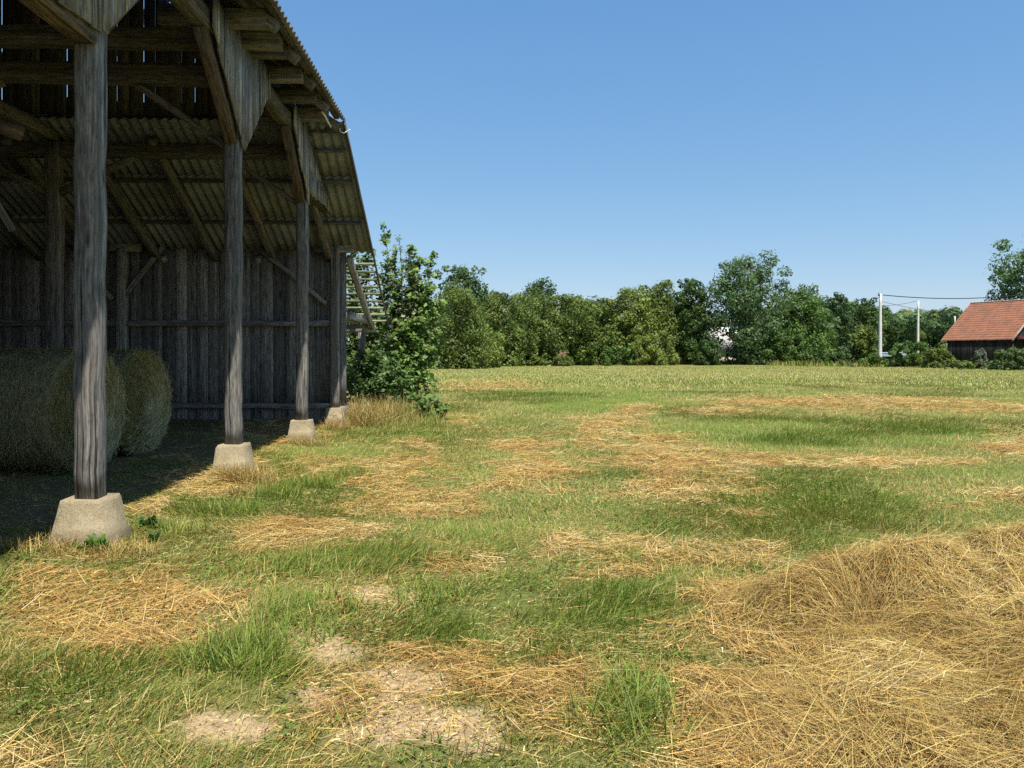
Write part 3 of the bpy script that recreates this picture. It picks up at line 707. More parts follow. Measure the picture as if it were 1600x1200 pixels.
    MB().beam((-8.4, 20.5, 2.26), (-2.78, 20.5, 2.26), .2, .2, seg=16, wob=.012, tint=.8).build('plate_beam', M['wall'], B)
    for x in (-3.3, -2.98): MB().beam((x, 17.8, 2.46), (x, 20.62, 2.46), .13, .18, seg=8, wob=.01, tint=.9).build('floor_joist', M['wall'], B)
    b = MB()
    for q in range(5): b.beam((-3.35, 17.7 + q * .24, .1), (-3.35, 17.7 + q * .24, 3.4 - q * .22), .03, .22, up=(0, 1, 0), seg=4, wob=.005, cham=.003)
    b.build('plank_wall', M['inner'], B)
    # round log and spare poles up in the loft
    MB().beam((-7.75, 9.2, 5.05), (-5.75, 9.9, 4.35), .21, .21, round_=True, seg=10, wob=.01, tint=.9, taper=.85).build('log_brace', M['brace'], B)
    MB().beam((-6.7, 9.9, 4.55), (-6.1, 10.3, 3.2), .09, .09, wob=.008, tint=.8).build('log_brace', M['inner'], B)
    # remains of a white gutter at the eave corner
    MB().beam((-2.62, 12.9, 5.62), (-2.60, 13.5, 5.55), .03, .03, seg=3, wob=.004, round_=True).build('gutter_piece', M['white_pipe'], B)
    g = MB(); pts = [(-2.5, 13.82, 5.62), (-2.5, 13.86, 5.57), (-2.44, 13.9, 5.55), (-2.38, 13.92, 5.6), (-2.33, 13.94, 5.63)]
    for p, q in zip(pts, pts[1:]): g.beam(p, q, .014, .014, seg=1, wob=0, round_=True)
    g.build('gutter_bracket', M['white_pipe'], B)
build_barn()

# ------------------------------------------------------------------ round bales in the barn
def build_bale(x, y, rz, label, seed):
    r = .76; L = 1.22; rs = np.random.default_rng(seed)
    z0 = float(ground_h(np.array([x]), np.array([y]))[0])
    root = empty('hay_bale', (x, y, z0 + r - .03), rz, label=label, cat='hay bale', group='round bales in the barn')
    nA, nL = 96, 22; co = []; q = []; c = []
    prof = [(-L / 2, .02)] + [(-L / 2 - .03 * math.cos(t * 1.57), t * (r - .06)) for t in (.25, .5, .75, .95)] + [(-L / 2 + .03, r - .02)] + [(-L / 2 + .03 + (L - .06) * k / 12, r) for k in range(1, 12)] + [(L / 2 - .03, r - .02)] + [(L / 2 + .03 * math.cos(t * 1.57), t * (r - .06)) for t in (.95, .75, .5, .25)] + [(L / 2, .02)]
    for (px_, rr) in prof:
        for i in range(nA):
            a = i / nA * math.tau; e = 1 + rs.normal(0, .009) - .05 * max(0, -math.sin(a)) ** 6
            co.append((px_ + rs.normal(0, .009), math.cos(a) * rr * e, math.sin(a) * rr * e)); t = .75 + rs.random() * .4; c.append((.30 * t, .265 * t, .145 * t))
    n = len(prof)
    for k in range(n - 1):
        for i in range(nA):
            j = (i + 1) % nA; q.append((k * nA + i, k * nA + j, (k + 1) * nA + j, (k + 1) * nA + i))
    q = np.array(q); raw_mesh('bale_core', co, q.ravel(), np.arange(len(q)) * 4, np.full(len(q), 4), M['straw'], root, col=np.array(c), smooth=True)
    # strands wound around the drum and in the end faces
    m = 9000; a = rs.uniform(0, math.tau, m); xx = rs.uniform(-L / 2, L / 2, m); ln = rs.uniform(.08, .32, m)
    def arcs(x_, a_, r_, ln_, drift, n_, cols, rwob):
        seg = 2; vs = []
        for k in range(seg + 1):
            t = k / seg - .5; aa = a_ + t * ln_ / np.maximum(r_, .1); rr = r_ + rwob * t
            wv = .0022 + .0012 * rs.random(n_)
            for sg in (-1, 1): vs.append(np.stack([x_ + drift * t * ln_ + sg * wv, np.cos(aa) * (rr + sg * wv * .4), np.sin(aa) * (rr + sg * wv * .4)], 1))
        co = np.stack(vs, 1).reshape(-1, 3); b = (np.arange(n_) * 6)[:, None]
        qq = np.stack([np.concatenate([b + 2 * k, b + 2 * k + 1, b + 2 * k + 3, b + 2 * k + 2], 1) for k in range(2)], 1).reshape(-1, 4)
        return co, qq, np.repeat(cols, 6, 0)
    BH = [(.47, .42, .22), (.37, .335, .17), (.58, .52, .31), (.26, .25, .12)]
    T = Tuft(); T.add(*arcs(xx, a, r + rs.uniform(-.005, .022, m), ln, rs.normal(0, .55, m), m, pal(m, BH), rs.normal(0, .03, m)))
    m = 5200; rr = r * np.sqrt(rs.random(m)); a = rs.uniform(0, math.tau, m)
    for sg in (1, -1):
        co, qq, cc = arcs(np.full(m, sg * (L / 2 + .03)) + rs.uniform(-.012, .022, m), a, rr, rs.uniform(.08, .3, m), rs.normal(0, .12, m), m, pal(m, BH), rs.normal(0, .1, m))
        # strands in the end face need their width across the radius
        T.add(co, qq, cc)
    tag(T.build('loose_hay', M['straw'], root), kind='stuff')
build_bale(-5.98, 9.75, R(-4), 'round hay bale closest to the front, half hidden by the nearest barn post', 1)
build_bale(-6.05, 11.32, R(-4), 'round hay bale behind another, its coiled end facing the plank wall corner', 2)

# ------------------------------------------------------------------ trees and shrubs
def leaf_quads(P, Nrm, size, cols, rs, aspect=1.7, fold=.0):
    n = len(P); rnd = rs.normal(0, 1, (n, 3)); t = np.cross(Nrm, rnd); t /= np.linalg.norm(t, axis=1, keepdims=True) + 1e-9
    b = np.cross(Nrm, t); l = (size * aspect / 2)[:, None]; wd = (size / 2)[:, None]
    v = np.stack([P - t * l, P + b * wd - t * l * .15, P + t * l - Nrm * l * .25, P - b * wd - t * l * .15], 1)
    return v.reshape(-1, 3), np.arange(n * 4).reshape(-1, 4), np.repeat(cols, 4, 0)
def tube_mb(b, pts, r0, r1, n=7):
    rows = []
    for k, p in enumerate(pts):
        p = Vector(p); d = (Vector(pts[min(k + 1, len(pts) - 1)]) - Vector(pts[max(k - 1, 0)])).normalized()
        s = d.cross(Vector((.3, 1, .1))).normalized(); u = s.cross(d); r = r0 + (r1 - r0) * k / (len(pts) - 1)
        rows.append(b.add([p + s * (math.cos(a) * r) + u * (math.sin(a) * r) for a in [i * math.tau / n for i in range(n)]]))
    for k in range(len(rows) - 1):
        for i in range(n):
            j = (i + 1) % n; b.face((rows[k] + i, rows[k] + j, rows[k + 1] + j, rows[k + 1] + i), [(0, 0)] * 4)
def tree(name, label, cat, x, y, h, wd, base=0.0, cols=DEEP, nl=6500, size=.3, seed=1, lobes=26, group=None, dp=None, top=.55, aspect=1.6, trunk=None, lobe_r=(.13, .24)):
    """wd = crown width, base = height where the crown begins, top = how far the crown tapers upward"""
    rs = np.random.default_rng(seed); dp = dp or wd * .8
    z0 = float(ground_h(np.array([float(x)]), np.array([float(y)]))[0])
    root = empty(name, (x, y, z0 - .02), label=label, cat=cat, group=group)
    hc = h - base; L = []
    for i in range(lobes):
        t = (i + .5) / lobes; t = t ** .85; a = i * 2.39996 + rs.uniform(-.4, .4)
        env = max(.05, 1 - (max(0, t - (1 - top)) / top) ** 3) ** .6 * (1 if t > .15 else .85 + t)
        r = rs.uniform(*lobe_r) * min(wd, hc * 1.1) * (1 - .35 * t)
        rad = max(0, .5 * env - r / wd) * math.sqrt(rs.uniform(.35, 1.0))
        L.append((math.cos(a) * rad * wd, math.sin(a) * rad * dp, base + hc * t * .94 - r * .25, r))
    for i in range(5):                     # leaders that break the outline
        a = rs.uniform(0, 6.28); r = rs.uniform(.045, .09) * wd; q = rs.uniform(.1, .42) * wd
        L.append((math.cos(a) * q, math.sin(a) * q * .8, base + hc * (1.0 - .55 * (q / wd) ** 1.5) - r * rs.uniform(-.3, .8), r))
    for i in range(5):
        r = rs.uniform(.16, .22) * min(wd, hc); t = .12 + .16 * i
        L.append((rs.uniform(-.1, .1) * wd, rs.uniform(-.1, .1) * dp, base + hc * t, r))
    tot = sum(l[3] ** 2 for l in L); T = Tuft()
    for (lx, ly, lz, r) in L:
        n = max(20, int(nl * r * r / tot)); d = rs.normal(0, 1, (n, 3)); d /= np.linalg.norm(d, axis=1, keepdims=True)
        rr = r * rs.uniform(.55, 1.12, n) ** .6 * (1 + .28 * (vnoise(d[:, 0] * 2.3 + lx * 3, d[:, 1] * 2.3 + d[:, 2] * 2.3 + lz, seed) - .5) * 2)
        P = np.array((lx, ly, lz)) + d * rr[:, None] * np.array((1, 1, .82)); k = P[:, 2] > .03
        if HOLE and y > 80:
            u = CX + F * (P[:, 0] + x) / (P[:, 1] + y); v = HY - F * (P[:, 2] + z0 - CAM_H) / (P[:, 1] + y)
            k &= ((u - 1131 - 5 * np.sin(v * .25)) / 8.5) ** 2 + ((v - 534) / 30) ** 4 > rs.uniform(-.25, 1.6, len(u))
        P, d = P[k], d[k]; n = len(P)
        nr = d * .8 + rs.normal(0, .55, (n, 3)) + np.array((0, 0, .35)); nr /= np.linalg.norm(nr, axis=1, keepdims=True)
        lobe_t = max(.55, 1 + rs.normal(0, .17))
        c = pal(n, cols, .16) * lobe_t * np.array((1.2, 1.2, 1.12))
        T.add(*leaf_quads(P, nr, size * rs.uniform(.6, 1.25, n), c, rs, aspect))
    # stray twigs beyond the outline
    n = int(nl * .05); i = rs.integers(0, lobes, n); La = np.array(L)[i]; d = rs.normal(0, 1, (n, 3)); d[:, 2] = np.abs(d[:, 2]) * 1.1; d /= np.linalg.norm(d, axis=1, keepdims=True)
    P = La[:, :3] + d * (La[:, 3] * rs.uniform(1.0, 1.5, n))[:, None]
    T.add(*leaf_quads(P, d, size * rs.uniform(.5, .9, n), pal(n, cols), rs, aspect))
    T.build('crown', M['leaf'], root)
    lobes = min(lobes, len(L)); b = MB(); tr = trunk or max(.05, h * .018)
    if base > .4 or cat == 'tree':
        mid = base + hc * .55
        tube_mb(b, [(0, 0, -.1), (rs.uniform(-.1, .1), 0, mid * .35), (rs.uniform(-.2, .2), rs.uniform(-.2, .2), mid * .7), (rs.uniform(-.2, .2), 0, mid)], tr, tr * .35)
        for l in L[3:lobes:2]: tube_mb(b, [(0, 0, max(.3, min(l[2] * .5, mid * .8))), (l[0] * .5, l[1] * .5, l[2] * .8), (l[0], l[1], l[2])], tr * .35, tr * .08, 5)
        b.build('trunk', M['bark'], root)
    else:
        for k in range(6):
            a = rs.uniform(0, 6.28); l = L[int(rs.integers(0, lobes))]
            tube_mb(b, [(math.cos(a) * .15, math.sin(a) * .15, -.05), (l[0] * .5, l[1] * .5, l[2] * .6), (l[0], l[1], l[2])], tr, tr * .3, 5)
        b.build('stem', M['bark'], root)
    return root
HOLE = True                      # a gap in the row of trees through which a house wall shows
def at(x, Z): return (x - CX) / F * Z
def hgt(y, Z): return CAM_H - (y - HY) / F * Z
HEDGE = [(.115, .155, .036), (.10, .15, .034), (.13, .17, .042)]
OLIVE = [(.125, .165, .036), (.15, .19, .046), (.10, .14, .032)]
MIDG = [(.085, .15, .034), (.105, .175, .042), (.07, .125, .03)]
DARKG = [(.06, .108, .03), (.075, .125, .035), (.05, .09, .026)]
BLUEG = [(.085, .14, .052), (.105, .165, .065), (.075, .125, .052)]
YELG = [(.17, .215, .05), (.20, .24, .062), (.14, .185, .042)]
SILVER = [(.15, .17, .12), (.19, .21, .16), (.11, .14, .09)]
# tree line beyond the field: (name, label, category, photo centre x, Z, photo top y, photo width, base fraction, colours, kind of crown)
G1 = 'trees and bushes along the far field edge'
TL = [
 ('leafy_bush', 'yellow green bush next to the big-leaved hazel at the barn', 'bush', 712, 76, 446, 110, 0, HEDGE, 9000, .22),
 ('leafy_tree', 'bluish round tree rising behind the bushes beside the hazel', 'tree', 722, 88, 410, 84, .05, BLUEG, 7000, .28),
 ('leafy_bush', 'pale olive bush low at the field edge right of the hazel', 'bush', 742, 80, 512, 90, 0, YELG, 4500, .22),
 ('leafy_tree', 'dark round treetop standing alone above the dense green hedge', 'tree', 838, 128, 438, 92, .05, DARKG, 5500, .36),
 ('hedge_bush', 'dense green bush at the left end of the long field hedge', 'bush', 775, 92, 452, 120, 0, HEDGE, 8000, .27),
 ('hedge_bush', 'tall olive hedge bush under the lone dark treetop', 'bush', 830, 98, 455, 110, 0, HEDGE, 8000, .27),
 ('hedge_bush', 'dark hedge bush just above the reddish brick ruin', 'bush', 888, 99, 458, 110, 0, HEDGE, 8000, .27),
 ('hedge_bush', 'lower sloping hedge bush between the ruin and the yellowish tree', 'bush', 935, 102, 466, 90, 0, HEDGE, 7000, .27),
 ('leafy_tree', 'yellowish green tree with pale lower boughs left of the dark gap', 'tree', 985, 102, 446, 85, .02, YELG, 8000, .28),
 ('leafy_tree', 'broad green tree with a rounded top in the middle of the row', 'tree', 1030, 105, 438, 80, .02, OLIVE, 8000, .28),
 ('leafy_tree', 'dark narrow tree beside the white house wall', 'tree', 1082, 104, 430, 62, .03, DARKG, 7500, .28),
 ('leafy_tree', 'tallest tree of the row with a wide ragged crown', 'tree', 1168, 103, 395, 128, .05, BLUEG, 13000, .29),
 ('leafy_tree', 'medium grey green tree on the right shoulder of the tallest tree', 'tree', 1252, 106, 447, 90, .02, MIDG, 9000, .28),
 ('leafy_tree', 'slim open tree left of the tall concrete pole', 'tree', 1312, 118, 456, 42, .12, BLUEG, 3600, .3),
 ('leafy_tree', 'dark open-crowned tree directly behind the tall concrete pole', 'tree', 1352, 124, 466, 56, .1, DARKG, 4600, .32),
 ('leafy_bush', 'rounded bush in front of the dark gap beside the thin pale pole', 'bush', 1348, 120, 510, 50, 0, OLIVE, 4000, .3),
 ('leafy_bush', 'small leafy bush at the foot of the yellowish tree', 'bush', 1022, 97, 520, 66, 0, YELG, 4200, .24),
 ('leafy_bush', 'low dark bush before the white house wall', 'bush', 1106, 98, 530, 46, 0, DARKG, 3200, .24),
 ('leafy_bush', 'low green bush under the right side of the tallest tree', 'bush', 1225, 99, 525, 80, 0, MIDG, 4600, .25),
 ('leafy_bush', 'grassy bush at the hedge foot below the olive hedge bush', 'bush', 800, 94, 535, 90, 0, OLIVE, 3600, .22),
 ('leafy_bush', 'grassy low bush right of the reddish ruin', 'bush', 950, 98, 540, 80, 0, MIDG, 3600, .22),
 ('leafy_bush', 'small bush half hiding the reddish brick ruin', 'bush', 879, 90.5, 556, 34, 0, HEDGE, 2200, .2),
 ('leafy_bush', 'bramble bush in front of the pale guard rail', 'bush', 1296, 95, 551, 50, 0, DARKG, 3600, .22),
 ('leafy_bush', 'bramble bush wrapped round the foot of the tall concrete pole', 'bush', 1368, 90, 560, 100, 0, MIDG, 3600, .2),
 ('leafy_bush', 'full green bush at the foot of the second concrete pole', 'bush', 1432, 86, 536, 74, 0, MIDG, 5200, .2),
 ('leafy_bush', 'light green bush hiding the left corner of the tiled house', 'bush', 1460, 80, 545, 48, 0, OLIVE, 4200, .19),
 ('leafy_bush', 'silvery upright shrub in front of the dark house wall', 'shrub', 1531, 76, 545, 20, 0, SILVER, 1500, .16),
 ('leafy_bush', 'grey green bush beneath the maroon porch roof', 'bush', 1588, 72, 543, 66, 0, MIDG + SILVER[:1], 5600, .17),
 ('leafy_bush', 'low bramble strip below the dark house wall', 'bush', 1510, 75, 565, 80, 0, OLIVE, 3000, .17),
 ('leafy_tree', 'large tree reaching in over the tiled house roof', 'tree', 1660, 108, 350, 184, .17, BLUEG, 19000, .34),
]
for i, (nm, lab, cat, cx, Z, ty, pw, bf, cl, nl, sz) in enumerate(TL):
    h = hgt(ty, Z); wd = pw * 1.28 / F * Z
    tree(nm, lab, cat, at(cx, Z), Z, h, wd, base=bf * h, cols=cl, nl=int(nl * 1.55), size=sz * .8, seed=100 + i * 7, lobes=38 if cat == 'tree' else 44 if 'hedge' in nm else 28, group=G1, top=.6 if cat == 'tree' else .5, lobe_r=(.085, .20) if 'hedge' not in nm else (.08, .15))
# far wood between the poles, one mass
def far_wood():
    T = Tuft(); rs = np.random.default_rng(5)
    prof = [(1290, 478), (1330, 474), (1380, 484), (1400, 492), (1420, 486), (1438, 482), (1455, 486), (1470, 490), (1480, 482), (1500, 486), (1540, 490), (1640, 485)]
    xs_ = [p[0] for p in prof]; ys_ = [p[1] for p in prof]
    for i in range(230):
        Z = rs.uniform(180, 215); u = rs.uniform(1270, 1660); topy = np.interp(u, xs_, ys_); hh = hgt(topy, Z)
        z = hh * (1 - rs.random() * .98); r = rs.uniform(1.4, 2.9); z = min(z, hh - r * .7)
        n = 330; d = rs.normal(0, 1, (n, 3)); d /= np.linalg.norm(d, axis=1, keepdims=True)
        P = np.array((at(u, Z), Z, z)) + d * (r * rs.uniform(.7, 1.1, n))[:, None]; P[:, 2] = np.maximum(P[:, 2], .1)
        T.add(*leaf_quads(P, d, .55 * rs.uniform(.6, 1.3, n), pal(n, [MIDG, BLUEG, OLIVE][i % 3]) * 1.15 * (1 + rs.normal(0, .12)), rs))
    tag(T.build('far_woodland', M['leaf']), 'distant green wood behind the concrete poles', 'woodland', kind='stuff')
    T = Tuft()
    for i in range(420):                       # thicket closing the view behind the hedge
        u = rs.uniform(560, 1300); Z = rs.uniform(108, 122); hh = hgt(468, Z) * (.85 + .15 * math.sin(u * .05))
        if 1108 < u < 1150 and i % 1 == 0: continue
        z = rs.uniform(.3, hh); r = rs.uniform(1.0, 1.9); n = 150
        d = rs.normal(0, 1, (n, 3)); d /= np.linalg.norm(d, axis=1, keepdims=True); P = np.array((at(u, Z), Z, z)) + d * (r * rs.uniform(.6, 1.1, n))[:, None]; P[:, 2] = np.maximum(P[:, 2], .1)
        T.add(*leaf_quads(P, d, .4 * rs.uniform(.6, 1.3, n), pal(n, DARKG), rs))
    tag(T.build('thicket', M['leaf']), 'shaded undergrowth behind the field hedge', 'undergrowth', kind='stuff')
far_wood()

# the big-leaved hazel by the barn
def hazel(x, y, stems, label, cols, leaf, nl, seed, name='hazel_shrub', group=None):
    """several bent stems; side shoots leave each stem and carry leaves along their length"""
    rs = np.random.default_rng(seed); root = empty(name, (x, y, 0), label=label, cat='shrub', group=group); T = Tuft(); b = MB()
    for (dx, dy, h, spread, nn) in stems:
        p0 = np.array((dx * .3, dy * .3, 0)); p1 = np.array((dx, dy, h)); ctrl = np.array((dx * .45 + rs.normal(0, .1), dy * .45, h * .6))
        bz = lambda q: (1 - q) ** 2 * p0 + 2 * q * (1 - q) * ctrl + q * q * p1
        tube_mb(b, [bz(t) for t in np.linspace(0, 1, 7)], .028, .006, 6)
        ns = max(8, nn // 26)
        for k in range(ns):
            q = .10 + .90 * (k + rs.random()) / ns; c = bz(q); d = rs.normal(0, 1, 3); d[2] = abs(d[2]) * .7 + .1; d /= np.linalg.norm(d)
            L = spread * (1.25 - .95 * q) * rs.uniform(.55, 1.25); e1 = c + d * L * .6 + np.array((0, 0, .04)); e2 = c + d * L + np.array((0, 0, -.12 * L))
            if e2[2] < .1: e2[2] = .1 + .1 * rs.random()
            tube_mb(b, [c, e1, e2], .008, .002, 4)
            m = int(nn / ns * rs.uniform(.6, 1.3)); t = rs.random(m) ** .8
            P = np.where(t[:, None] < .6, c + (e1 - c) * (t / .6)[:, None], e1 + (e2 - e1) * ((t - .6) / .4)[:, None]) + rs.normal(0, .055, (m, 3)) * (.6 + spread)
            P[:, 2] = np.maximum(P[:, 2], .04)
            nr = rs.normal(0, .5, (m, 3)) + np.array((.1, -.3, .8)) + d * .2; nr /= np.linalg.norm(nr, axis=1, keepdims=True)
            T.add(*leaf_quads(P, nr, leaf * np.clip(rs.normal(.85, .28, m), .35, 1.4), pal(m, cols, .2) * (1 + rs.normal(0, .12)), rs, 1.3))
    T.build('foliage', M['leaf'], root); b.build('stem', M['bark'], root)
HZ = [(.14, .225, .046), (.18, .27, .06), (.105, .175, .038), (.23, .31, .095)]
Zh = 23.6
hx = at(635, Zh)
def hs_(u, v, dy, spread, nn): return (at(u, Zh + dy) - hx, dy, hgt(v, Zh + dy), spread, nn)
hazel(hx, Zh, [hs_(599, 352, .5, .42, 567), hs_(615, 396, .3, .5, 567), hs_(641, 382, .3, .55, 702), hs_(655, 400, .5, .6, 756), hs_(680, 398, .4, .5, 567), hs_(648, 432, .0, .8, 945), hs_(672, 446, .0, .8, 945), hs_(622, 450, .1, .8, 945), hs_(690, 470, .5, .7, 702), hs_(604, 476, .2, .6, 702), hs_(655, 500, -.3, .7, 837), hs_(625, 520, -.3, .7, 756), hs_(685, 520, .2, .6, 567), hs_(640, 420, .9, .9, 945), hs_(665, 480, .9, .9, 945)],
      'tall hazel shrub with big bright leaves at the barn corner', HZ, .115, 0, 11)
hazel(at(590, 20.3), 20.0, [(0, 0, 1.6, .7, 700), (.5, -.2, 1.3, .6, 700), (-.6, .2, 1.5, .7, 700), (.9, -.1, .9, .5, 400), (-1.0, -.3, 1.2, .6, 500), (.2, -.7, .8, .5, 400)],
      'low dark bramble shrub around the foot of the lean-to post', [(.07, .125, .03), (.09, .15, .036)], .09, 0, 12, 'bramble_shrub')
hazel(at(624, 23.5), 23.5, [(0, 0, hgt(372, 23.5), .35, 420), (.3, .1, hgt(395, 23.5), .4, 420), (-.4, 0, hgt(400, 23.5), .4, 420), (.6, 0, hgt(430, 23.5), .4, 380)],
      'thin silvery sapling showing behind the hazel top', SILVER, .06, 0, 13, 'silvery_sapling')
hazel(at(683, 18.5), 18.5, [(0, 0, .4, .3, 90), (.35, .1, .25, .25, 60), (-.4, 0, .5, .35, 110), (-.8, .3, .6, .4, 130)],
      'small broad-leaved weed at the meadow edge before the hazel', [(.09, .16, .035), (.12, .19, .045)], .1, 0, 14, 'leafy_weed')
# ivy-like growth behind the lean-to battens
hazel(at(560, 23.5), 23.6, [(-.8, 0, 4.6, 1.0, 1300), (-.3, .2, 4.9, 1.0, 1300), (.3, 0, 4.7, 1.0, 1300), (.9, .1, 4.2, 1.0, 1100), (-1.6, .2, 4.4, 1.0, 1100), (0, .3, 2.8, 1.1, 1100), (-.9, .3, 3.0, 1.1, 1100)],
      'leafy shrub seen through the bare roof battens of the barn', [(.10, .16, .036), (.14, .20, .05)], .11, 0, 15, 'leafy_shrub')

# weeds at the nearest plinth
def rosette(x, y, n, ln, label, seed, cols):
    rs = np.random.default_rng(seed); z = float(ground_h(np.array([x]), np.array([y]))[0]); root = empty('dock_weed', (x, y, z), label=label, cat='weed', group='broad-leaved weeds by the barn')
    b = MB()
    for k in range(n):
        a = rs.uniform(0, 6.28); L = ln * rs.uniform(.6, 1.15); up = rs.uniform(.6, 1.5); L *= rs.uniform(.45, .8); ox, oy = rs.normal(0, ln * .28, 2); rows = []
        for i, (t, wd) in enumerate(((0, .008), (.25, .02), (.5, .034), (.75, .024), (1, .003))):
            r = L * t * .75; zz = L * up * (t * 1.25 - t * t * .5) + .02; s = Vector((-math.sin(a), math.cos(a), 0)); c = Vector((math.cos(a) * r * .8 + ox, math.sin(a) * r * .8 + oy, zz))
            q = wd * ln / .2; m = rs.uniform(.8, 1.2)
            rows.append(b.add([c - s * q * m + Vector((0, 0, q * .4)), c, c + s * q * m + Vector((0, 0, q * .4))]))
        cc = cols[int(rs.integers(0, len(cols)))]; b.c[-15:] = [tuple(cc)] * 15
        for i in range(4):
            for j in (0, 1): b.face((rows[i] + j, rows[i] + j + 1, rows[i + 1] + j + 1, rows[i + 1] + j), [(0, 0)] * 4)
    b.build('leaf_rosette', M['leaf'], root)
gx, gy = pg(150, 866); rosette(gx, gy, 95, .13, 'bright green dock weed right in front of the nearest concrete base', 3, [(.06, .15, .022), (.085, .19, .03), (.05, .12, .02)])
gx, gy = pg(212, 838); rosette(gx, gy + .25, 50, .12, 'green dock weed to the side of the nearest concrete base', 4, [(.05, .12, .022), (.07, .14, .03)])
gx, gy = pg(240, 845); rosette(gx, gy, 40, .09, 'smaller dock weed a step away from the nearest concrete base', 5, [(.055, .12, .022), (.08, .15, .03)])

# ------------------------------------------------------------------ far house, poles, rail, white house, ruin
def build_house():
    Z = 84.0; A = px(1470, 532, Z); th = R(63); e = Vector((math.cos(th), -math.sin(th), 0)); bk = Vector((math.sin(th), math.cos(th), 0))
    L = 7.6; D = 5.3; H = hgt(474, Z + D * bk.y) - A.z; H = max(2.9, H)
    root = empty('timber_house', (A.x, A.y, 0), -th, label='dark timber farmhouse with an orange tiled roof', cat='house')
    EZ = A.z
    # local frame: x along the eave (towards us), y to the back
    b = MB(); ov = .45
    n = 17
    for k in range(n):                     # overlapping courses of tiles
        t0, t1 = k / n, (k + 1) / n
        for side in (0, 1):
            f = lambda t: (t * D if side == 0 else 2 * D - t * D)
            z0, z1 = EZ + H * t0, EZ + H * t1
            m = 26
            for i in range(m):
                xa, xb = L * i / m, L * (i + 1) / m; j = random.uniform(-.012, .012)
                v = b.add([(xa, f(t0), z0 + .10 + j), (xb - .015, f(t0), z0 + .10 + j), (xb - .015, f(t1), z1 + .015 + j), (xa, f(t1), z1 + .015 + j), (xa, f(t0), z0 + j - .04), (xb - .015, f(t0), z0 + j - .04)])
                uv = [(xa, t0 * 5), (xb, t0 * 5), (xb, t1 * 5), (xa, t1 * 5)]
                b.face((v, v + 1, v + 2, v + 3) if side == 0 else (v + 3, v + 2, v + 1, v), uv); b.face((v + 4, v + 5, v + 1, v) if side == 0 else (v, v + 1, v + 5, v + 4), uv)
    rf = b.build('roof', M['tiles'], root)
    c = MB()
    for i in range(20): c.beam((L * i / 20, D, EZ + H + .05), (L * (i + 1) / 20 + .02, D, EZ + H + .055), .26, .14, seg=1, wob=.006, round_=True)
    c.build('ridge_tile', M['stone'], rf)
    w_ = MB(); x0, x1 = ov, L - ov; y0, y1 = ov, 2 * D - ov; zt = EZ + H * ov / D - .05; yy = x0
    x = x0
    while x < x1 - .05:
        wd = min(random.uniform(.2, .3), x1 - x); w_.box((x, y0, -.1), (x + wd - .008, y0 + .04, zt), random.random()); w_.box((x, y1 - .04, -.1), (x + wd - .008, y1, zt), .5); x += wd
    y = y0 + .05
    while y < y1 - .1:
        wd = min(random.uniform(.22, .3), y1 - .05 - y); ym = y + wd / 2; top = EZ + H * (1 - abs(ym - D) / D) - .12
        for xx in (x0, x1 - .04): w_.box((xx, y, -.1), (xx + .04, y + wd - .008, top), random.random())
        y += wd
    w_.build('plank_wall', M['darkwood'], root)
    for xx in (.06, L - .02):
        for y0_, y1_ in ((0, D), (2 * D, D)): MB().beam((xx, y0_, EZ - .10), (xx, y1_, EZ + H - .10), .06, .2, up=(0, 0, 1), seg=4, wob=.003).build('barge_board', M['stone'], root)
    # maroon porch before the gable
    p = MB(); a = L - .3
    p.prism([(a, 1.0, EZ + .30), (a + 2.6, .6, EZ - .55), (a + 2.6, 7.4, EZ - .55), (a, 7.0, EZ + .30)], (0, 0, .05)); pr = p.build('porch_roof', M['maroon'], root)
    for yy_ in (.8, 4, 7.2): MB().beam((a + 2.5, yy_, -.1), (a + 2.5, yy_, EZ - .53), .12, .12, seg=2).build('porch_post', M['darkwood'], root)
build_house()
def pole(name, label, u, top, Z, r, group, arm=False):
    x = at(u, Z); h = hgt(top, Z); root = empty(name, (x, Z, 0), label=label, cat='utility pole', group=group)
    b = MB(); b.beam((0, 0, -.1), (0.06, 0, h), r * 2, r * 2, seg=8, wob=.003, taper=.62, cham=r * .35); b.build('shaft', M['pole'], root)
    if arm:
        MB().beam((0, -.12, h - .1), (.0, .12, h - .1), .4, .34, seg=1, wob=0).build('crossarm', M['stone'], root)
        for dx in (-.16, .16): MB().beam((dx + .04, 0, h + .05), (dx + .04, 0, h + .22), .09, .09, seg=1, wob=0, round_=True).build('insulator', M['ceramic'], root)
    return Vector((x + .05, Z, h))
GP = 'concrete utility poles behind the field'
t1 = pole('utility_pole', 'tall thick concrete pole with a dark cap carrying the cables', 1375, 459, 94, .20, GP, True)
t2 = pole('utility_pole', 'slimmer white concrete pole standing between the tall pole and the tiled house', 1434, 470, 102, .16, GP, False)
t3 = pole('utility_pole', 'thin pale pole above the guard rail', 1336, 508, 170, .13, GP)
t4 = pole('utility_pole', 'short white pole tip just above the left slope of the tiled roof', 1491.5, 494, 150, .17, GP)
def cable(label, p, q, sag, r=.03):
    p, q = Vector(p), Vector(q); b = MB(); pts = [p.lerp(q, t) - Vector((0, 0, sag * 4 * t * (1 - t))) for t in [i / 18 for i in range(19)]]
    tube_mb(b, pts, r, r, 6); o = b.build('power_cable', M['cable']); tag(o, label, 'cable', 'power cables between the poles')
far_r = px(1680, 448, 100)
cable('thick upper cable from the tall pole to the tree over the house', t1 + Vector((.3, 0, -.15)), far_r, .9, .05)
cable('thin lower cable from the tall pole towards the tiled roof', t1 + Vector((.2, 0, -.95)), px(1640, 478, 104), 1.3, .022)
cable('thin cable dipping from the slimmer white pole back across the tall pole', t2, px(1376, 478, 112), .15, .022)
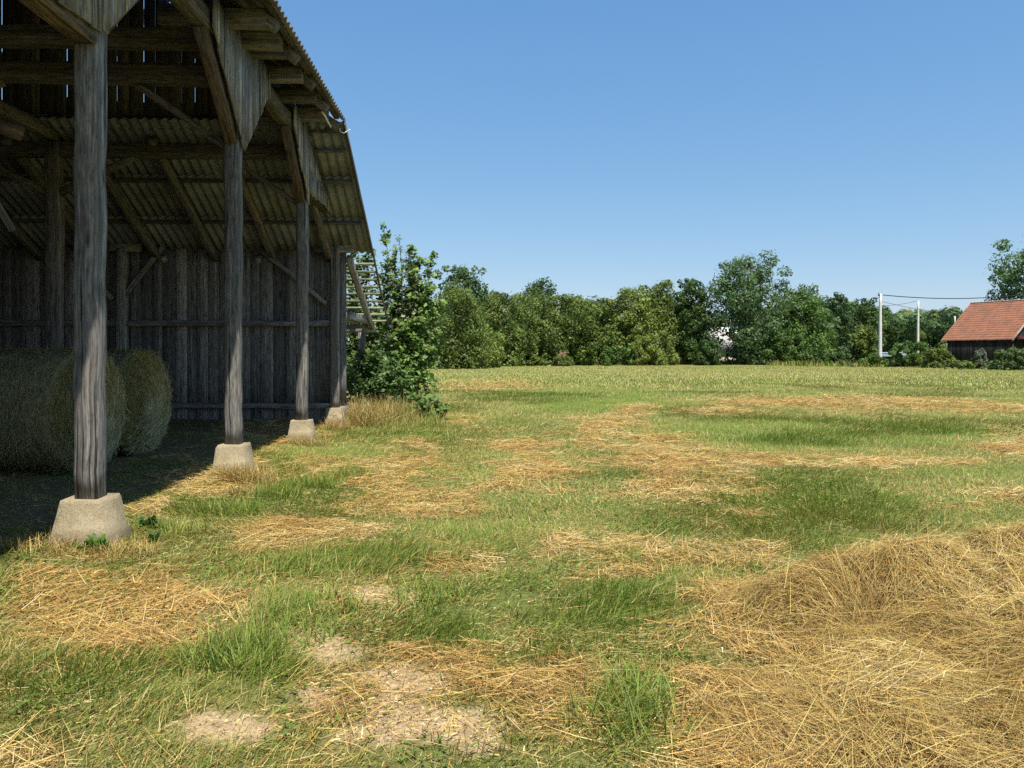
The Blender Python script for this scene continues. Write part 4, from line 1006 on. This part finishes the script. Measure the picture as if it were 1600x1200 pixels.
cable('cable slanting down from the tall pole into the dark open-crowned tree', t1 + Vector((-.1, 0, -.4)), px(1290, 497, 130), .6, .035)
def rail():
    root = empty('guard_rail', (at(1355, 150), 150, 0), label='pale blue guard rail beyond the bramble bushes', cat='guard rail')
    z0 = hgt(559, 150) ; xs = [at(u, 150) - at(1355, 150) for u in (1285, 1425)]
    for z in (hgt(551.3, 150), hgt(553.8, 150), hgt(556.2, 150)): MB().beam((xs[0], 0, z), (xs[1], 0, z), .12, .2, seg=10, wob=.01).build('rail', M['rail'], root)
    for k in range(11):
        x = xs[0] + (xs[1] - xs[0]) * k / 10; MB().beam((x, .12, -.1), (x, .12, hgt(551, 150)), .1, .1, seg=1, wob=0).build('post', M['rail'], root)
rail()
def white_house():
    Z = 125; x0 = at(1085, Z); x1 = at(1165, Z); root = empty('white_house', ((x0 + x1) / 2, Z, 0), label='white rendered house glimpsed between the trees', cat='house')
    hw = (x1 - x0) / 2; h = hgt(503, Z)
    b = MB(); b.box((-hw, 0, .9), (hw, 7, h)); b.build('wall', M['white_wall'], root)
    MB().box((-hw - .06, -.06, -.1), (hw + .06, 7.06, .9)).build('stone_base', M['stone'], root)
    f = MB().box((2.0, -.05, 3.6), (3.0, -.004, 4.9)).build('window', M['stone'], root); MB().box((2.08, -.06, 3.68), (2.92, -.052, 4.82)).build('pane', M['void'], f)
    r = MB(); r.prism([(-hw - .4, -.4, h), (-hw - .4, 7.4, h), (-hw - .4, 3.5, h + .7)], (2 * hw + .8, 0, 0)); r.build('roof', M['stone'], root)
white_house()
def ruin():
    Z = 92.0; x = at(877, Z); root = empty('brick_ruin', (x, Z, 0), label='small heap of reddish brick rubble in the hedge', cat='brick ruin'); rs = random.Random(4)
    b = MB()
    for k in range(20):
        for i in range(4):
            xx = -.5 + i * .25 + (k % 2) * .12
            if k * .09 < 1.8 - abs(xx) * .5 + rs.uniform(-.25, .1): b.beam((xx, 0, .05 + k * .095), (xx + .235, rs.uniform(-.01, .01), .05 + k * .095), .12, .08, seg=1, wob=.006, cham=.006)
    b.build('brick_wall', M['brick'], root)
    b = MB(); b.beam((-1.7, -.6, .0), (1.3, -.6, .02), .9, .36, seg=9, wob=.14, cham=.15); b.build('rubble_base', M['rubble'], root)
ruin()
